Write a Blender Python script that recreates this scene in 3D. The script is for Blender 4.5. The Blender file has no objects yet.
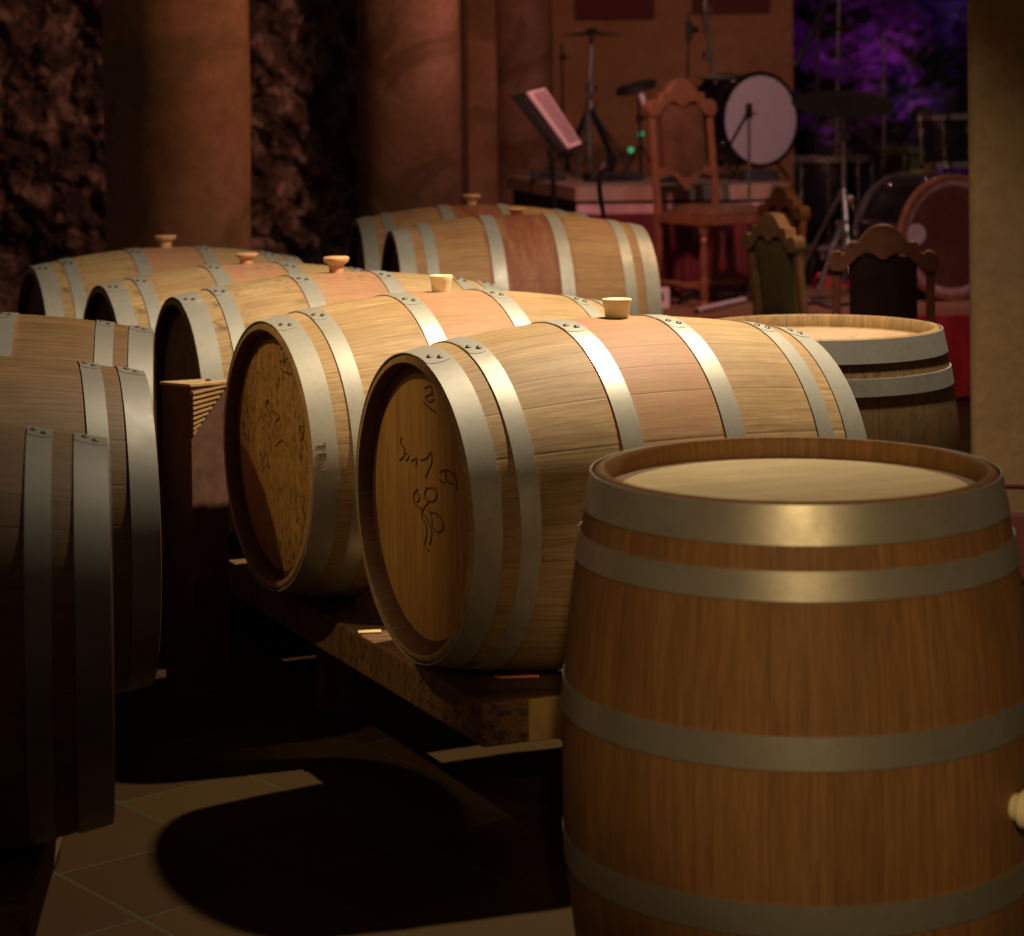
import bpy, bmesh, math, random
from mathutils import Vector, Matrix
random.seed(7)
PI = math.pi
SC = bpy.context.scene
COL = SC.collection

# ------------------------------------------------------------------ camera model
F, HC, PITCH, CY, ROLL = 2244.95, 1.4367, 0.01406, 127.09, -0.01158
cr, sr = math.cos(ROLL), math.sin(ROLL)
cp, sp = math.cos(PITCH), math.sin(PITCH)
R0, U0, D0 = Vector((1, 0, 0)), Vector((0, sp, cp)), Vector((0, cp, -sp))
RV = R0*cr + U0*sr
UV = U0*cr - R0*sr
CAM = Vector((0, 0, HC))
def ray(px, py):
    return D0 + RV*((px-512)/F) - UV*((py-CY)/F)
def at(px, py, Y):
    "point seen at px,py lying at distance Y into the room"
    r = ray(px, py); return CAM + r*(Y/r.y)
def atz(px, py, z):
    r = ray(px, py); return CAM + r*((z-HC)/r.z)

cam_d = bpy.data.cameras.new('camera'); cam = bpy.data.objects.new('camera', cam_d); COL.objects.link(cam)
M = Matrix.Identity(4)
for i in range(3):
    M[i][0], M[i][1], M[i][2], M[i][3] = RV[i], UV[i], -D0[i], CAM[i]
cam.matrix_world = M
cam_d.sensor_fit = 'HORIZONTAL'; cam_d.sensor_width = 36.0
cam_d.lens = F*36/1024
cam_d.shift_y = -(468-CY)/1024
cam_d.clip_end = 100
cam_d.dof.use_dof = True; cam_d.dof.focus_distance = 4.55; cam_d.dof.aperture_fstop = 4.8
SC.camera = cam

# ------------------------------------------------------------------ node helpers
def new_mat(name):
    m = bpy.data.materials.new(name); m.use_nodes = True
    nt = m.node_tree; b = nt.nodes['Principled BSDF']
    return m, nt, b
class NT:
    def __init__(s, nt): s.nt = nt
    def n(s, t, **k):
        x = s.nt.nodes.new(t)
        for a, v in k.items(): setattr(x, a, v)
        return x
    def l(s, a, b): s.nt.links.new(a, b)
    def put(s, sock, v):
        if hasattr(v, 'links') or hasattr(v, 'is_output'): s.l(v, sock)
        else: sock.default_value = v
    def math(s, op, a, b=None, c=None, clamp=False):
        x = s.n('ShaderNodeMath', operation=op); x.use_clamp = clamp
        s.put(x.inputs[0], a)
        if b is not None: s.put(x.inputs[1], b)
        if c is not None: s.put(x.inputs[2], c)
        return x.outputs[0]
    def noise(s, vec, scale, detail=4, rough=.55, dist=0):
        x = s.n('ShaderNodeTexNoise'); x.inputs['Scale'].default_value = scale
        x.inputs['Detail'].default_value = detail; x.inputs['Roughness'].default_value = rough
        x.inputs['Distortion'].default_value = dist
        if vec is not None: s.l(vec, x.inputs['Vector'])
        return x.outputs['Fac']
    def comb(s, x, y, z):
        c = s.n('ShaderNodeCombineXYZ')
        for i, v in enumerate((x, y, z)): s.put(c.inputs[i], v)
        return c.outputs[0]
    def ramp(s, fac, stops):
        r = s.n('ShaderNodeValToRGB'); e = r.color_ramp.elements
        while len(e) < len(stops): e.new(.5)
        for el, (p, c) in zip(e, stops):
            el.position = p; el.color = c if len(c) == 4 else (*c, 1)
        s.l(fac, r.inputs[0]); return r.outputs[0]
    def mix(s, fac, a, b, mode='MIX'):
        x = s.n('ShaderNodeMix', data_type='RGBA', blend_type=mode)
        s.put(x.inputs[0], fac)
        for k, v in ((6, a), (7, b)):
            if isinstance(v, tuple): v = v if len(v) == 4 else (*v, 1)
            s.put(x.inputs[k], v)
        return x.outputs[2]
    def rng(s, v, a, b, c=0, d=1):
        x = s.n('ShaderNodeMapRange'); s.put(x.inputs[0], v)
        for i, q in enumerate((a, b, c, d)): x.inputs[i+1].default_value = q
        return x.outputs[0]
    def bump(s, h, strength, dist, bsdf):
        x = s.n('ShaderNodeBump'); x.inputs['Strength'].default_value = strength
        x.inputs['Distance'].default_value = dist; s.l(h, x.inputs['Height']); s.l(x.outputs[0], bsdf.inputs['Normal'])

def plain(name, col, rough=.5, metal=0, var=.25, scale=14, emit=None, spec=.5):
    m, nt, b = new_mat(name); N = NT(nt)
    tc = N.n('ShaderNodeTexCoord').outputs['Object']
    f = N.noise(tc, scale, 5)
    lo = tuple(c*(1-var) for c in col); hi = tuple(min(1, c*(1+var)) for c in col)
    N.l(N.ramp(f, [(.3, lo), (.7, hi)]), b.inputs['Base Color'])
    N.l(N.rng(f, .3, .7, max(.02, rough-.08), min(1, rough+.1)), b.inputs['Roughness'])
    b.inputs['Metallic'].default_value = metal
    b.inputs['Specular IOR Level'].default_value = spec
    if emit:
        b.inputs['Emission Color'].default_value = (*emit[0], 1); b.inputs['Emission Strength'].default_value = emit[1]
    return m

def oak(name, c_lo, c_hi, stain=(.33, .10, .06), stain_amt=.0, stain_top=False, mold=0., seam=.5, nst=28, full_stain=0.):
    "barrel staves running along local X"
    m, nt, b = new_mat(name); N = NT(nt)
    tc = N.n('ShaderNodeTexCoord').outputs['Object']
    oi = N.n('ShaderNodeObjectInfo').outputs['Random']
    s = N.n('ShaderNodeSeparateXYZ'); N.l(tc, s.inputs[0]); X, Y, Z = s.outputs
    ang = N.math('ARCTAN2', Y, Z)
    a = N.math('MULTIPLY', N.math('ADD', ang, PI), nst/(2*PI))
    jig = N.math('ADD', a, N.math('MULTIPLY', N.math('SINE', N.math('MULTIPLY', a, 1.7)), .18))
    idx = N.math('FLOOR', jig); fr = N.math('SUBTRACT', jig, idx)
    wn = N.n('ShaderNodeTexWhiteNoise', noise_dimensions='2D')
    N.l(N.comb(idx, oi, 0.), wn.inputs['Vector'])
    r1 = wn.outputs['Value']
    off = N.math('MULTIPLY', r1, 9.)
    gv = N.comb(N.math('ADD', N.math('MULTIPLY', X, 3.), off), N.math('MULTIPLY', ang, 16.), N.math('MULTIPLY', oi, 20.))
    g = N.noise(gv, 2.4, 6, .62, .25)
    g2 = N.noise(N.comb(N.math('MULTIPLY', X, 9.), N.math('MULTIPLY', ang, 70.), off), 1.6, 4, .6)
    blot = N.noise(N.comb(N.math('MULTIPLY', X, 1.), N.math('MULTIPLY', ang, .38), N.math('MULTIPLY', oi, 31.)), 7., 5, .6)
    base = N.mix(N.rng(g, .32, .68), c_lo, c_hi)
    base = N.mix(N.rng(r1, 0, 1, 0, .38), base, N.mix(.5, c_lo, tuple(c*.62 for c in c_lo)))
    base = N.mix(N.rng(g2, .35, .7, .0, .38), base, tuple(c*.5 for c in c_lo))
    base = N.mix(N.rng(blot, .5, .72, 0, .4), base, tuple(c*.6 for c in c_lo))
    if stain_amt:
        ax = N.math('ABSOLUTE', X)
        ms = N.rng(N.math('ADD', ax, N.math('MULTIPLY', N.math('SUBTRACT', blot, .5), .05)), .135, .15, 1, 0)
        if stain_top:
            up = N.rng(N.math('ABSOLUTE', ang), .3, 2.1, 1, .35)
            ms = N.math('MULTIPLY', ms, up)
        st = N.noise(N.comb(N.math('MULTIPLY', X, 24.), N.math('MULTIPLY', ang, 1.5), N.math('MULTIPLY', oi, 11.)), 1.7, 5, .6)
        ms = N.math('MULTIPLY', ms, N.rng(st, .3, .62, .35, 1.))
        base = N.mix(N.math('MULTIPLY', ms, stain_amt, clamp=True), base, stain)
    if mold:
        md = N.noise(tc, 42., 6, .7); mk = N.noise(tc, 5., 3, .5)
        base = N.mix(N.math('MULTIPLY', N.rng(md, .52, .62, 0, mold), N.rng(mk, .42, .62)), base, (.035, .028, .016))
    sm = N.math('MINIMUM', fr, N.math('SUBTRACT', 1., fr))
    seamf = N.rng(sm, .0, .022, seam, 0)
    base = N.mix(seamf, base, tuple(c*.28 for c in c_lo))
    N.l(base, b.inputs['Base Color'])
    b.inputs['Roughness'].default_value = .62
    b.inputs['Specular IOR Level'].default_value = .32
    h = N.math('ADD', N.math('MULTIPLY', g2, .5), N.math('MULTIPLY', N.rng(sm, 0, .04), .8))
    N.bump(h, .35, .0012, b)
    return m

def planks(name, c_lo, c_hi, width=.075, ax='Y', along='Z', mold=0., speck=0.):
    "head boards in the local YZ plane"
    m, nt, b = new_mat(name); N = NT(nt)
    tc = N.n('ShaderNodeTexCoord').outputs['Object']
    oi = N.n('ShaderNodeObjectInfo').outputs['Random']
    s = N.n('ShaderNodeSeparateXYZ'); N.l(tc, s.inputs[0])
    d = {'X': s.outputs[0], 'Y': s.outputs[1], 'Z': s.outputs[2]}
    a = N.math('MULTIPLY', N.math('ADD', d[ax], 5.03), 1/width)
    idx = N.math('FLOOR', a); fr = N.math('SUBTRACT', a, idx)
    wn = N.n('ShaderNodeTexWhiteNoise', noise_dimensions='2D'); N.l(N.comb(idx, oi, 0.), wn.inputs['Vector']); r1 = wn.outputs['Value']
    gv = N.comb(N.math('MULTIPLY', d[ax], 26.), N.math('ADD', N.math('MULTIPLY', d[along], 3.), N.math('MULTIPLY', r1, 7.)), oi)
    g = N.noise(gv, 2.2, 6, .62, .3)
    base = N.mix(N.rng(g, .3, .7), c_lo, c_hi)
    base = N.mix(N.rng(r1, 0, 1, 0, .3), base, tuple(c*.7 for c in c_lo))
    if mold:
        md = N.noise(N.comb(N.math('MULTIPLY', d['Y'], 1.7), N.math('MULTIPLY', d['Z'], 1.), oi), 48., 6, .72)
        mk = N.noise(tc, 5., 3, .5)
        base = N.mix(N.math('MULTIPLY', N.rng(md, .5, .6, 0, mold), N.rng(mk, .36, .6, .3, 1)), base, (.02, .014, .008))
    if speck:
        bl = N.noise(tc, 6., 5, .6)
        base = N.mix(N.rng(bl, .45, .75, 0, speck), base, tuple(c*.6 for c in c_lo))
    sm = N.math('MINIMUM', fr, N.math('SUBTRACT', 1., fr))
    base = N.mix(N.rng(sm, 0, .012, .6, 0), base, tuple(c*.3 for c in c_lo))
    N.l(base, b.inputs['Base Color']); b.inputs['Roughness'].default_value = .68
    b.inputs['Specular IOR Level'].default_value = .25
    N.bump(N.math('ADD', g, N.rng(sm, 0, .03)), .3, .001, b)
    return m

def hoop_metal(name, col, rough=.42, metal=.75, rust=.25):
    m, nt, b = new_mat(name); N = NT(nt)
    tc = N.n('ShaderNodeTexCoord').outputs['Object']
    oi = N.n('ShaderNodeObjectInfo').outputs['Random']
    v = N.n('ShaderNodeVectorMath', operation='ADD'); N.l(tc, v.inputs[0]); N.l(N.comb(N.math('MULTIPLY', oi, 7.), oi, oi), v.inputs[1])
    f = N.noise(v.outputs[0], 9, 6, .65); f2 = N.noise(v.outputs[0], 55, 4, .6)
    c = N.mix(N.rng(f, .3, .7), tuple(x*.7 for x in col), col)
    c = N.mix(N.rng(f2, .5, .8, 0, rust*.6), c, (.16, .13, .09))
    N.l(c, b.inputs['Base Color'])
    N.l(N.rng(f, .3, .7, rough+.1, rough-.06), b.inputs['Roughness'])
    b.inputs['Metallic'].default_value = metal
    N.bump(f2, .12, .001, b)
    return m

def plaster(name, cols, scale=3., rough=.85, bumpd=.01, patch=None):
    m, nt, b = new_mat(name); N = NT(nt)
    tc = N.n('ShaderNodeTexCoord').outputs['Object']
    f = N.noise(tc, scale, 8, .62, .4); f2 = N.noise(tc, scale*9, 5, .6)
    c = N.ramp(f, [(.25+.5*i/(len(cols)-1), q) for i, q in enumerate(cols)])
    c = N.mix(N.rng(f2, .4, .7, 0, .35), c, tuple(x*.55 for x in cols[0]))
    if patch:
        p = N.noise(tc, patch[1], 6, .6, .8)
        c = N.mix(N.rng(p, .52, .58, 0, patch[2]), c, patch[0])
    N.l(c, b.inputs['Base Color']); b.inputs['Roughness'].default_value = rough
    b.inputs['Specular IOR Level'].default_value = .2
    N.bump(N.math('ADD', f, N.math('MULTIPLY', f2, .5)), .5, bumpd, b)
    return m

# ------------------------------------------------------------------ object helpers
def put_props(o, label=None, cat=None, group=None, kind=None):
    if label: o['label'] = label
    if cat: o['category'] = cat
    if group: o['group'] = group
    if kind: o['kind'] = kind
    return o
def thing(name, label, cat, loc=(0, 0, 0), rz=0., group=None):
    o = bpy.data.objects.new(name, None); COL.objects.link(o)
    o.location = loc; o.rotation_euler = (0, 0, rz); o.empty_display_size = .1
    return put_props(o, label, cat, group)
def obj(name, bm, mat, parent=None, smooth=True, bevel=0., seg=2, auto=40):
    me = bpy.data.meshes.new(name)
    bmesh.ops.recalc_face_normals(bm, faces=bm.faces)
    bm.to_mesh(me); bm.free()
    mats = mat if isinstance(mat, (list, tuple)) else [mat]
    for q in mats: me.materials.append(q)
    if smooth:
        for p in me.polygons: p.use_smooth = True
        me.set_sharp_from_angle(angle=math.radians(auto))
    o = bpy.data.objects.new(name, me); COL.objects.link(o)
    if parent: o.parent = parent
    if bevel:
        md = o.modifiers.new('bevel', 'BEVEL'); md.width = bevel; md.segments = seg; md.limit_method = 'ANGLE'; md.angle_limit = math.radians(40)
    return o
def struct(name, bm, mat, **k):
    o = obj(name, bm, mat, **k); o['kind'] = 'structure'; return o
def dup(root, loc=None, rot=None, label=None, group=None, scale=None):
    r = root.copy(); COL.objects.link(r)
    if loc is not None: r.location = loc
    if rot is not None: r.rotation_euler = rot
    if scale is not None: r.scale = scale
    if label: r['label'] = label
    if group: r['group'] = group
    for ch in list(root.children):
        c = ch.copy(); COL.objects.link(c); c.parent = r
        for g in list(ch.children):
            e = g.copy(); COL.objects.link(e); e.parent = c
    return r
BM = bmesh.new
def box(bm, x0, x1, y0, y1, z0, z1, mat=None, mi=0):
    vs = [Vector((x, y, z)) for x in (x0, x1) for y in (y0, y1) for z in (z0, z1)]
    if mat is not None: vs = [mat @ v for v in vs]
    v = [bm.verts.new(q) for q in vs]
    for f in ((0, 1, 3, 2), (4, 6, 7, 5), (0, 4, 5, 1), (2, 3, 7, 6), (0, 2, 6, 4), (1, 5, 7, 3)):
        fc = bm.faces.new([v[i] for i in f]); fc.material_index = mi
    return bm
def tube(bm, pts, r, seg=10, caps=True):
    pts = [Vector(p) for p in pts]; rs = r if isinstance(r, (list, tuple)) else [r]*len(pts)
    rings = []; prev = None
    for i, p in enumerate(pts):
        a = pts[max(0, i-1)]; c = pts[min(len(pts)-1, i+1)]
        t = (c-a).normalized()
        if prev is None:
            n = t.orthogonal().normalized()
        else:
            n = (prev - t*prev.dot(t)); n = n.normalized() if n.length > 1e-6 else t.orthogonal().normalized()
        prev = n; b2 = t.cross(n)
        rings.append([bm.verts.new(p + rs[i]*(math.cos(2*PI*k/seg)*n + math.sin(2*PI*k/seg)*b2)) for k in range(seg)])
    for A, B in zip(rings, rings[1:]):
        for k in range(seg): bm.faces.new((A[k], A[(k+1) % seg], B[(k+1) % seg], B[k]))
    if caps:
        bm.faces.new(rings[0][::-1]); bm.faces.new(rings[-1])
    return bm
def lathe(bm, prof, seg=48, mat=None, closed=False, a0=0., a1=2*PI):
    "profile [(s, r)] revolved about local X"
    full = abs(a1-a0-2*PI) < 1e-6; n = seg if full else seg+1
    rings = []
    for s, r in prof:
        ring = []
        for k in range(n):
            a = a0 + (a1-a0)*k/seg
            v = Vector((s, r*math.sin(a), r*math.cos(a)))
            if mat is not None: v = mat @ v
            ring.append(bm.verts.new(v))
        rings.append(ring)
    pr = list(zip(rings, rings[1:])) + ([(rings[-1], rings[0])] if closed else [])
    for A, B in pr:
        for k in range(seg):
            k2 = (k+1) % n
            bm.faces.new((A[k], A[k2], B[k2], B[k]))
    if not closed:
        if prof[0][1] > 1e-6 and full: bm.faces.new(rings[0])
        if prof[-1][1] > 1e-6 and full: bm.faces.new(rings[-1][::-1])
    return bm
UPM = Matrix.Rotation(-PI/2, 4, 'Y')          # local X -> world Z
def vlathe(bm, prof, seg=32, c=(0, 0, 0)):
    "profile [(z, r)] revolved about vertical axis through c"
    return lathe(bm, prof, seg, Matrix.Translation(Vector(c)) @ UPM)
def board(bm, outline, th, mat=None):
    "outline [(x,z)] extruded in y by th, centred"
    fr = []; bk = []
    for x, z in outline:
        a = Vector((x, -th/2, z)); c = Vector((x, th/2, z))
        if mat is not None: a = mat @ a; c = mat @ c
        fr.append(bm.verts.new(a)); bk.append(bm.verts.new(c))
    n = len(fr)
    for f in (fr, bk[::-1]):
        bm.faces.new(f)
    for i in range(n): bm.faces.new((fr[i], fr[(i+1) % n], bk[(i+1) % n], bk[i]))
    return bm
def frame_x(p, d, up=Vector((0, 0, 1))):
    d = Vector(d).normalized(); y = up.cross(d).normalized(); z = d.cross(y)
    m = Matrix.Identity(4)
    for i in range(3): m[i][0], m[i][1], m[i][2], m[i][3] = d[i], y[i], z[i], p[i]
    return m

# ------------------------------------------------------------------ materials
TAN_LO, TAN_HI = (.33, .205, .09), (.58, .40, .20)
m_oak_row = oak('oak_tan_row', TAN_LO, TAN_HI, stain=(.44, .20, .12), stain_amt=.75, stain_top=True, mold=.0)
m_oak_moldy = oak('oak_tan_speckled', TAN_LO, TAN_HI, stain=(.42, .18, .11), stain_amt=.75, stain_top=True, mold=.75)
m_oak_back = oak('oak_red_banded', (.32, .16, .065), (.54, .32, .15), stain=(.22, .065, .032), stain_amt=1.1, mold=.0)
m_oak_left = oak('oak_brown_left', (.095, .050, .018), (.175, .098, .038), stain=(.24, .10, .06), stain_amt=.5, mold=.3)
m_oak_front = oak('oak_orange_front', (.20, .093, .028), (.35, .178, .062), seam=.35, nst=26)
m_oak_side = oak('oak_weathered_upright', (.24, .14, .055), (.38, .24, .1), mold=.5, nst=26)
m_head = planks('oak_head_boards', (.30, .155, .045), (.46, .27, .09))
m_head_mold = planks('oak_head_speckled', (.30, .165, .05), (.46, .28, .1), mold=.85)
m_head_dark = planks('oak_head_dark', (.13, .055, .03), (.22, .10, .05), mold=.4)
m_top_pale = planks('oak_top_pale', (.62, .47, .24), (.80, .64, .36), speck=.35)
m_top_dull = planks('oak_top_dull', (.38, .25, .15), (.5, .35, .22), speck=.4)
m_hoop = hoop_metal('galvanised_hoop', (.60, .58, .50), .40, .5, .3)
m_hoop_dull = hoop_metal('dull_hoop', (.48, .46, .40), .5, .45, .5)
m_hoop_rear = hoop_metal('rear_hoop', (.46, .44, .38), .52, .4, .4)
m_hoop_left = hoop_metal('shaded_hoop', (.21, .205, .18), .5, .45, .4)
m_hoop_front = hoop_metal('front_hoop', (.56, .53, .43), .38, .7, .35)
m_chime = oak('oak_chime_shaded', (.07, .03, .018), (.13, .058, .032), mold=.4)  # darker chime wood, grazing shade put into its colour
m_rivet = plain('rivet_steel', (.10, .09, .07), .5, .5)
m_bung = plain('bung_cream_silicone', (.9, .82, .52), .42, var=.05); 
m_bung_t = plain('bung_tan_silicone', (.66, .38, .2), .45, var=.1)
for q in (m_bung, m_bung_t):
    q.node_tree.nodes['Principled BSDF'].inputs['Subsurface Weight'].default_value = .3
    q.node_tree.nodes['Principled BSDF'].inputs['Subsurface Scale'].default_value = .01
m_ink = plain('ink_brown', (.12, .062, .02), .8, var=.2)
m_beam = planks('rack_timber', (.10, .05, .022), (.2, .11, .05), width=.4, mold=.9)
m_beam_y = plain('fresh_timber_block', (.36, .22, .07), .75, var=.2, scale=30)
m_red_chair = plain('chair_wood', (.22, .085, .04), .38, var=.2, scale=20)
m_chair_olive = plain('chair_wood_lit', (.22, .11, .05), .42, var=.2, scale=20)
m_chair_near = plain('chair_wood_unlit', (.14, .045, .022), .42, var=.25, scale=20)  # chair wood darkened in place of its unlit back
m_leather = plain('brown_leather', (.13, .055, .03), .22, var=.25, scale=9)
m_leather_d = plain('dark_leather', (.022, .008, .006), .7, var=.3, scale=9, spec=.08)
m_leather_o = plain('olive_leather', (.12, .092, .035), .5, var=.3, scale=9)
m_black = plain('black_plastic', (.012, .011, .011), .5, var=.3)
m_blackmet = plain('black_metal', (.014, .013, .013), .35, .4, var=.3)
m_chrome = plain('chrome', (.62, .6, .6), .16, 1., var=.1)
m_chrome_d = plain('worn_chrome', (.32, .3, .28), .3, .9, var=.2)
m_drumblk = plain('black_drum_lacquer', (.006, .005, .006), .3, var=.3, spec=.2)
m_drumhead = plain('drum_head_white', (.42, .36, .40), .6, var=.06)
m_cymbal = plain('cymbal_bronze', (.06, .045, .02), .32, .9, var=.3)
m_red_cloth = plain('red_satin', (.34, .022, .035), .38, var=.3, scale=5)
m_red_panel = plain('dark_red_panel', (.085, .018, .014), .9, var=.2)
m_paper = plain('sheet_paper', (.62, .5, .5), .8, var=.06)
m_print = plain('printed_notes', (.3, .2, .22), .8, var=.5, scale=120)
m_white = plain('white_plastic', (.7, .62, .62), .5, var=.05)
m_blue = plain('blue_print', (.05, .04, .25), .5)
m_stagew = planks('stage_boards', (.20, .10, .055), (.30, .17, .10), width=.12, ax='Y', along='X')
m_col = plaster('column_plaster', [(.19, .105, .045), (.29, .16, .08), (.38, .20, .115)], 2.2, patch=((.11, .075, .03), 1.4, .55))
m_col2 = plaster('column_plaster_pink', [(.13, .075, .042), (.19, .105, .065), (.26, .15, .10)], 3.2, patch=((.08, .045, .02), 2.1, .6))
m_wallb = plaster('back_wall_ochre', [(.22, .115, .05), (.27, .145, .065), (.32, .17, .08)], .9, bumpd=.004)
m_pier = plaster('pier_plaster', [(.17, .102, .046), (.215, .13, .058), (.265, .165, .078)], 2.6, bumpd=.006)
m_maroon = plain('maroon_paint', (.10, .018, .012), .7, var=.15, scale=6)
m_rock = plaster('rock_face', [(.02, .012, .01), (.10, .06, .05), (.6, .40, .34)], 7., bumpd=.05)
m_rock_p = plaster('grotto_rock', [(.005, .005, .005), (.02, .018, .02), (.26, .2, .26)], 1.7, bumpd=.05)

# ------------------------------------------------------------------ setting
def tile_mat():
    m, nt, b = new_mat('terracotta_tiles'); N = NT(nt)
    tc = N.n('ShaderNodeTexCoord').outputs['Object']
    s = N.n('ShaderNodeSeparateXYZ'); N.l(tc, s.inputs[0])
    u = N.math('ADD', N.math('MULTIPLY', s.outputs[0], .77), N.math('MULTIPLY', s.outputs[1], .64))
    v = N.math('ADD', N.math('MULTIPLY', s.outputs[0], -.64), N.math('MULTIPLY', s.outputs[1], .77))
    a = N.math('MULTIPLY', N.math('ADD', u, 30-1.997+.0), 1/.3); c = N.math('MULTIPLY', N.math('ADD', v, 29.7-3.45+.006), 1/.3)
    ia, ic = N.math('FLOOR', a), N.math('FLOOR', c)
    fa, fc = N.math('SUBTRACT', a, ia), N.math('SUBTRACT', c, ic)
    wn = N.n('ShaderNodeTexWhiteNoise', noise_dimensions='2D'); N.l(N.comb(ia, ic, 0.), wn.inputs['Vector'])
    n1 = N.noise(tc, 6, 6, .6)
    col = N.ramp(wn.outputs['Value'], [(0, (.025, .008, .002)), (.5, (.034, .015, .003)), (1, (.040, .021, .004))])
    col = N.mix(N.rng(n1, .35, .7, 0, .5), col, (.032, .018, .003))
    d = N.math('MINIMUM', N.math('MINIMUM', fa, N.math('SUBTRACT', 1., fa)), N.math('MINIMUM', fc, N.math('SUBTRACT', 1., fc)))
    col = N.mix(N.rng(d, .008, .018, 1, 0), col, (.036, .030, .010))
    N.l(col, b.inputs['Base Color']); N.l(N.rng(n1, .3, .7, .75, .9), b.inputs['Roughness']); b.inputs['Specular IOR Level'].default_value = .12
    N.bump(N.math('ADD', N.rng(d, 0, .03), N.math('MULTIPLY', n1, .3)), .5, .003, b)
    return m
bm = BM(); box(bm, -4.5, 6, -3, 17.2, -.06, 0); struct('floor', bm, tile_mat(), smooth=False)

def rock_wall(name, mat, x0, x1, y, z1, amp, nx, nz, seed, fq=1.):
    from mathutils import noise as mn
    bm = BM(); g = []
    for j in range(nz+1):
        row = []
        for i in range(nx+1):
            x = x0+(x1-x0)*i/nx; z = z1*j/nz
            p = Vector((x*1.0+seed, z, seed))
            h = mn.fractal(p*2.2*fq, 1., 2., 5)*.9 + abs(mn.noise(p*6*fq))*.8 + mn.noise(p*13*fq)*.4 + abs(mn.noise(p*26*fq))*.3
            row.append(bm.verts.new((x, y - amp*h, z)))
        g.append(row)
    back = [bm.verts.new(q) for q in ((x0, y+.4, 0), (x1, y+.4, 0), (x1, y+.4, z1), (x0, y+.4, z1))]
    for j in range(nz):
        for i in range(nx): bm.faces.new((g[j][i], g[j][i+1], g[j+1][i+1], g[j+1][i]))
    bm.faces.new(back)
    bm.faces.new([r[0] for r in g] + [back[3], back[0]])
    bm.faces.new([r[-1] for r in g] + [back[2], back[1]])
    bm.faces.new(g[-1] + [back[2], back[3]]); bm.faces.new(g[0] + [back[1], back[0]])
    return struct(name, bm, mat, auto=75)
rock_wall('wall_rock', m_rock, -4.5, -.62, 10.6, 3.2, .12, 420, 330, 3.3, .95)
rock_wall('wall_grotto', m_rock_p, 2.03, 4.9, 17.1, 3.2, .34, 200, 200, 9.1, .36)
bm = BM(); box(bm, -.62, 2.02, 16.1, 17.1, 0, 3.2); struct('wall_back', bm, m_wallb, smooth=False)
bm = BM(); box(bm, -.62, -.3, 11.0, 16.1, 0, 3.2); struct('wall_side', bm, m_wallb, smooth=False)
def column(name, x, y, r, mat, seed):
    from mathutils import noise as mn
    bm = BM(); rings = []
    for j in range(61):
        z = 3.2*j/60; ring = []
        for k in range(72):
            a = 2*PI*k/72; q = Vector((math.cos(a)*1.3, math.sin(a)*1.3, z*1.1+seed))
            rr = r*(1+.018*mn.fractal(q*1.5, 1, 2, 4))
            ring.append(bm.verts.new((rr*math.cos(a), rr*math.sin(a), z)))
        rings.append(ring)
    for A, B in zip(rings, rings[1:]):
        for k in range(72): bm.faces.new((A[k], A[(k+1) % 72], B[(k+1) % 72], B[k]))
    bm.faces.new(rings[0][::-1]); bm.faces.new(rings[-1])
    o = obj(name, bm, mat); o.location = (x, y, 0)
    return o
c1 = column('stone_column', -1.372, 9.2, .296, m_col, 0)
put_props(c1, 'broad round plastered column with vertical crack, nearest the left barrels', 'column', 'round columns')
c2 = column('stone_column', -.47, 10.3, .238, m_col2, 5)
put_props(c2, 'round reddish column with dark stains standing left of the two rear barrels', 'column', 'round columns')
c3 = column('stone_column', .078, 15.4, .205, m_col2, 11)
put_props(c3, 'slim pale pinkish column behind the music stand', 'column', 'round columns')
bm = BM(); box(bm, -.3, -.10, 15.3, 15.7, 0, 3.2)
put_props(obj('stone_pilaster', bm, m_col, smooth=False, bevel=.01), 'narrow dark square pilaster left of the slim pale column', 'pilaster')
# pier on the right
PR = thing('plastered_pier', 'broad tan plastered pier with a maroon painted base at the right edge', 'pier')
px0, px1, py0 = 1.320, 2.6, 6.5
mt = Matrix.Translation((px0, py0, 0)) @ Matrix.Rotation(-.215, 4, 'Z')
bm = BM(); box(bm, 0, 1.4, 0, .5, 0, 3.2, mt); o = obj('pier_body', bm, m_pier, PR, smooth=False, bevel=.03, seg=4)
bm = BM(); box(bm, -.004, 1.404, -.004, .504, .279, .307, mt); obj('painted_stripe', bm, m_maroon, PR, smooth=False, bevel=.03, seg=4)
bm = BM(); box(bm, -.004, 1.404, -.004, .504, 0, .235, mt); obj('painted_base', bm, m_maroon, PR, smooth=False, bevel=.03, seg=4)

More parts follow.
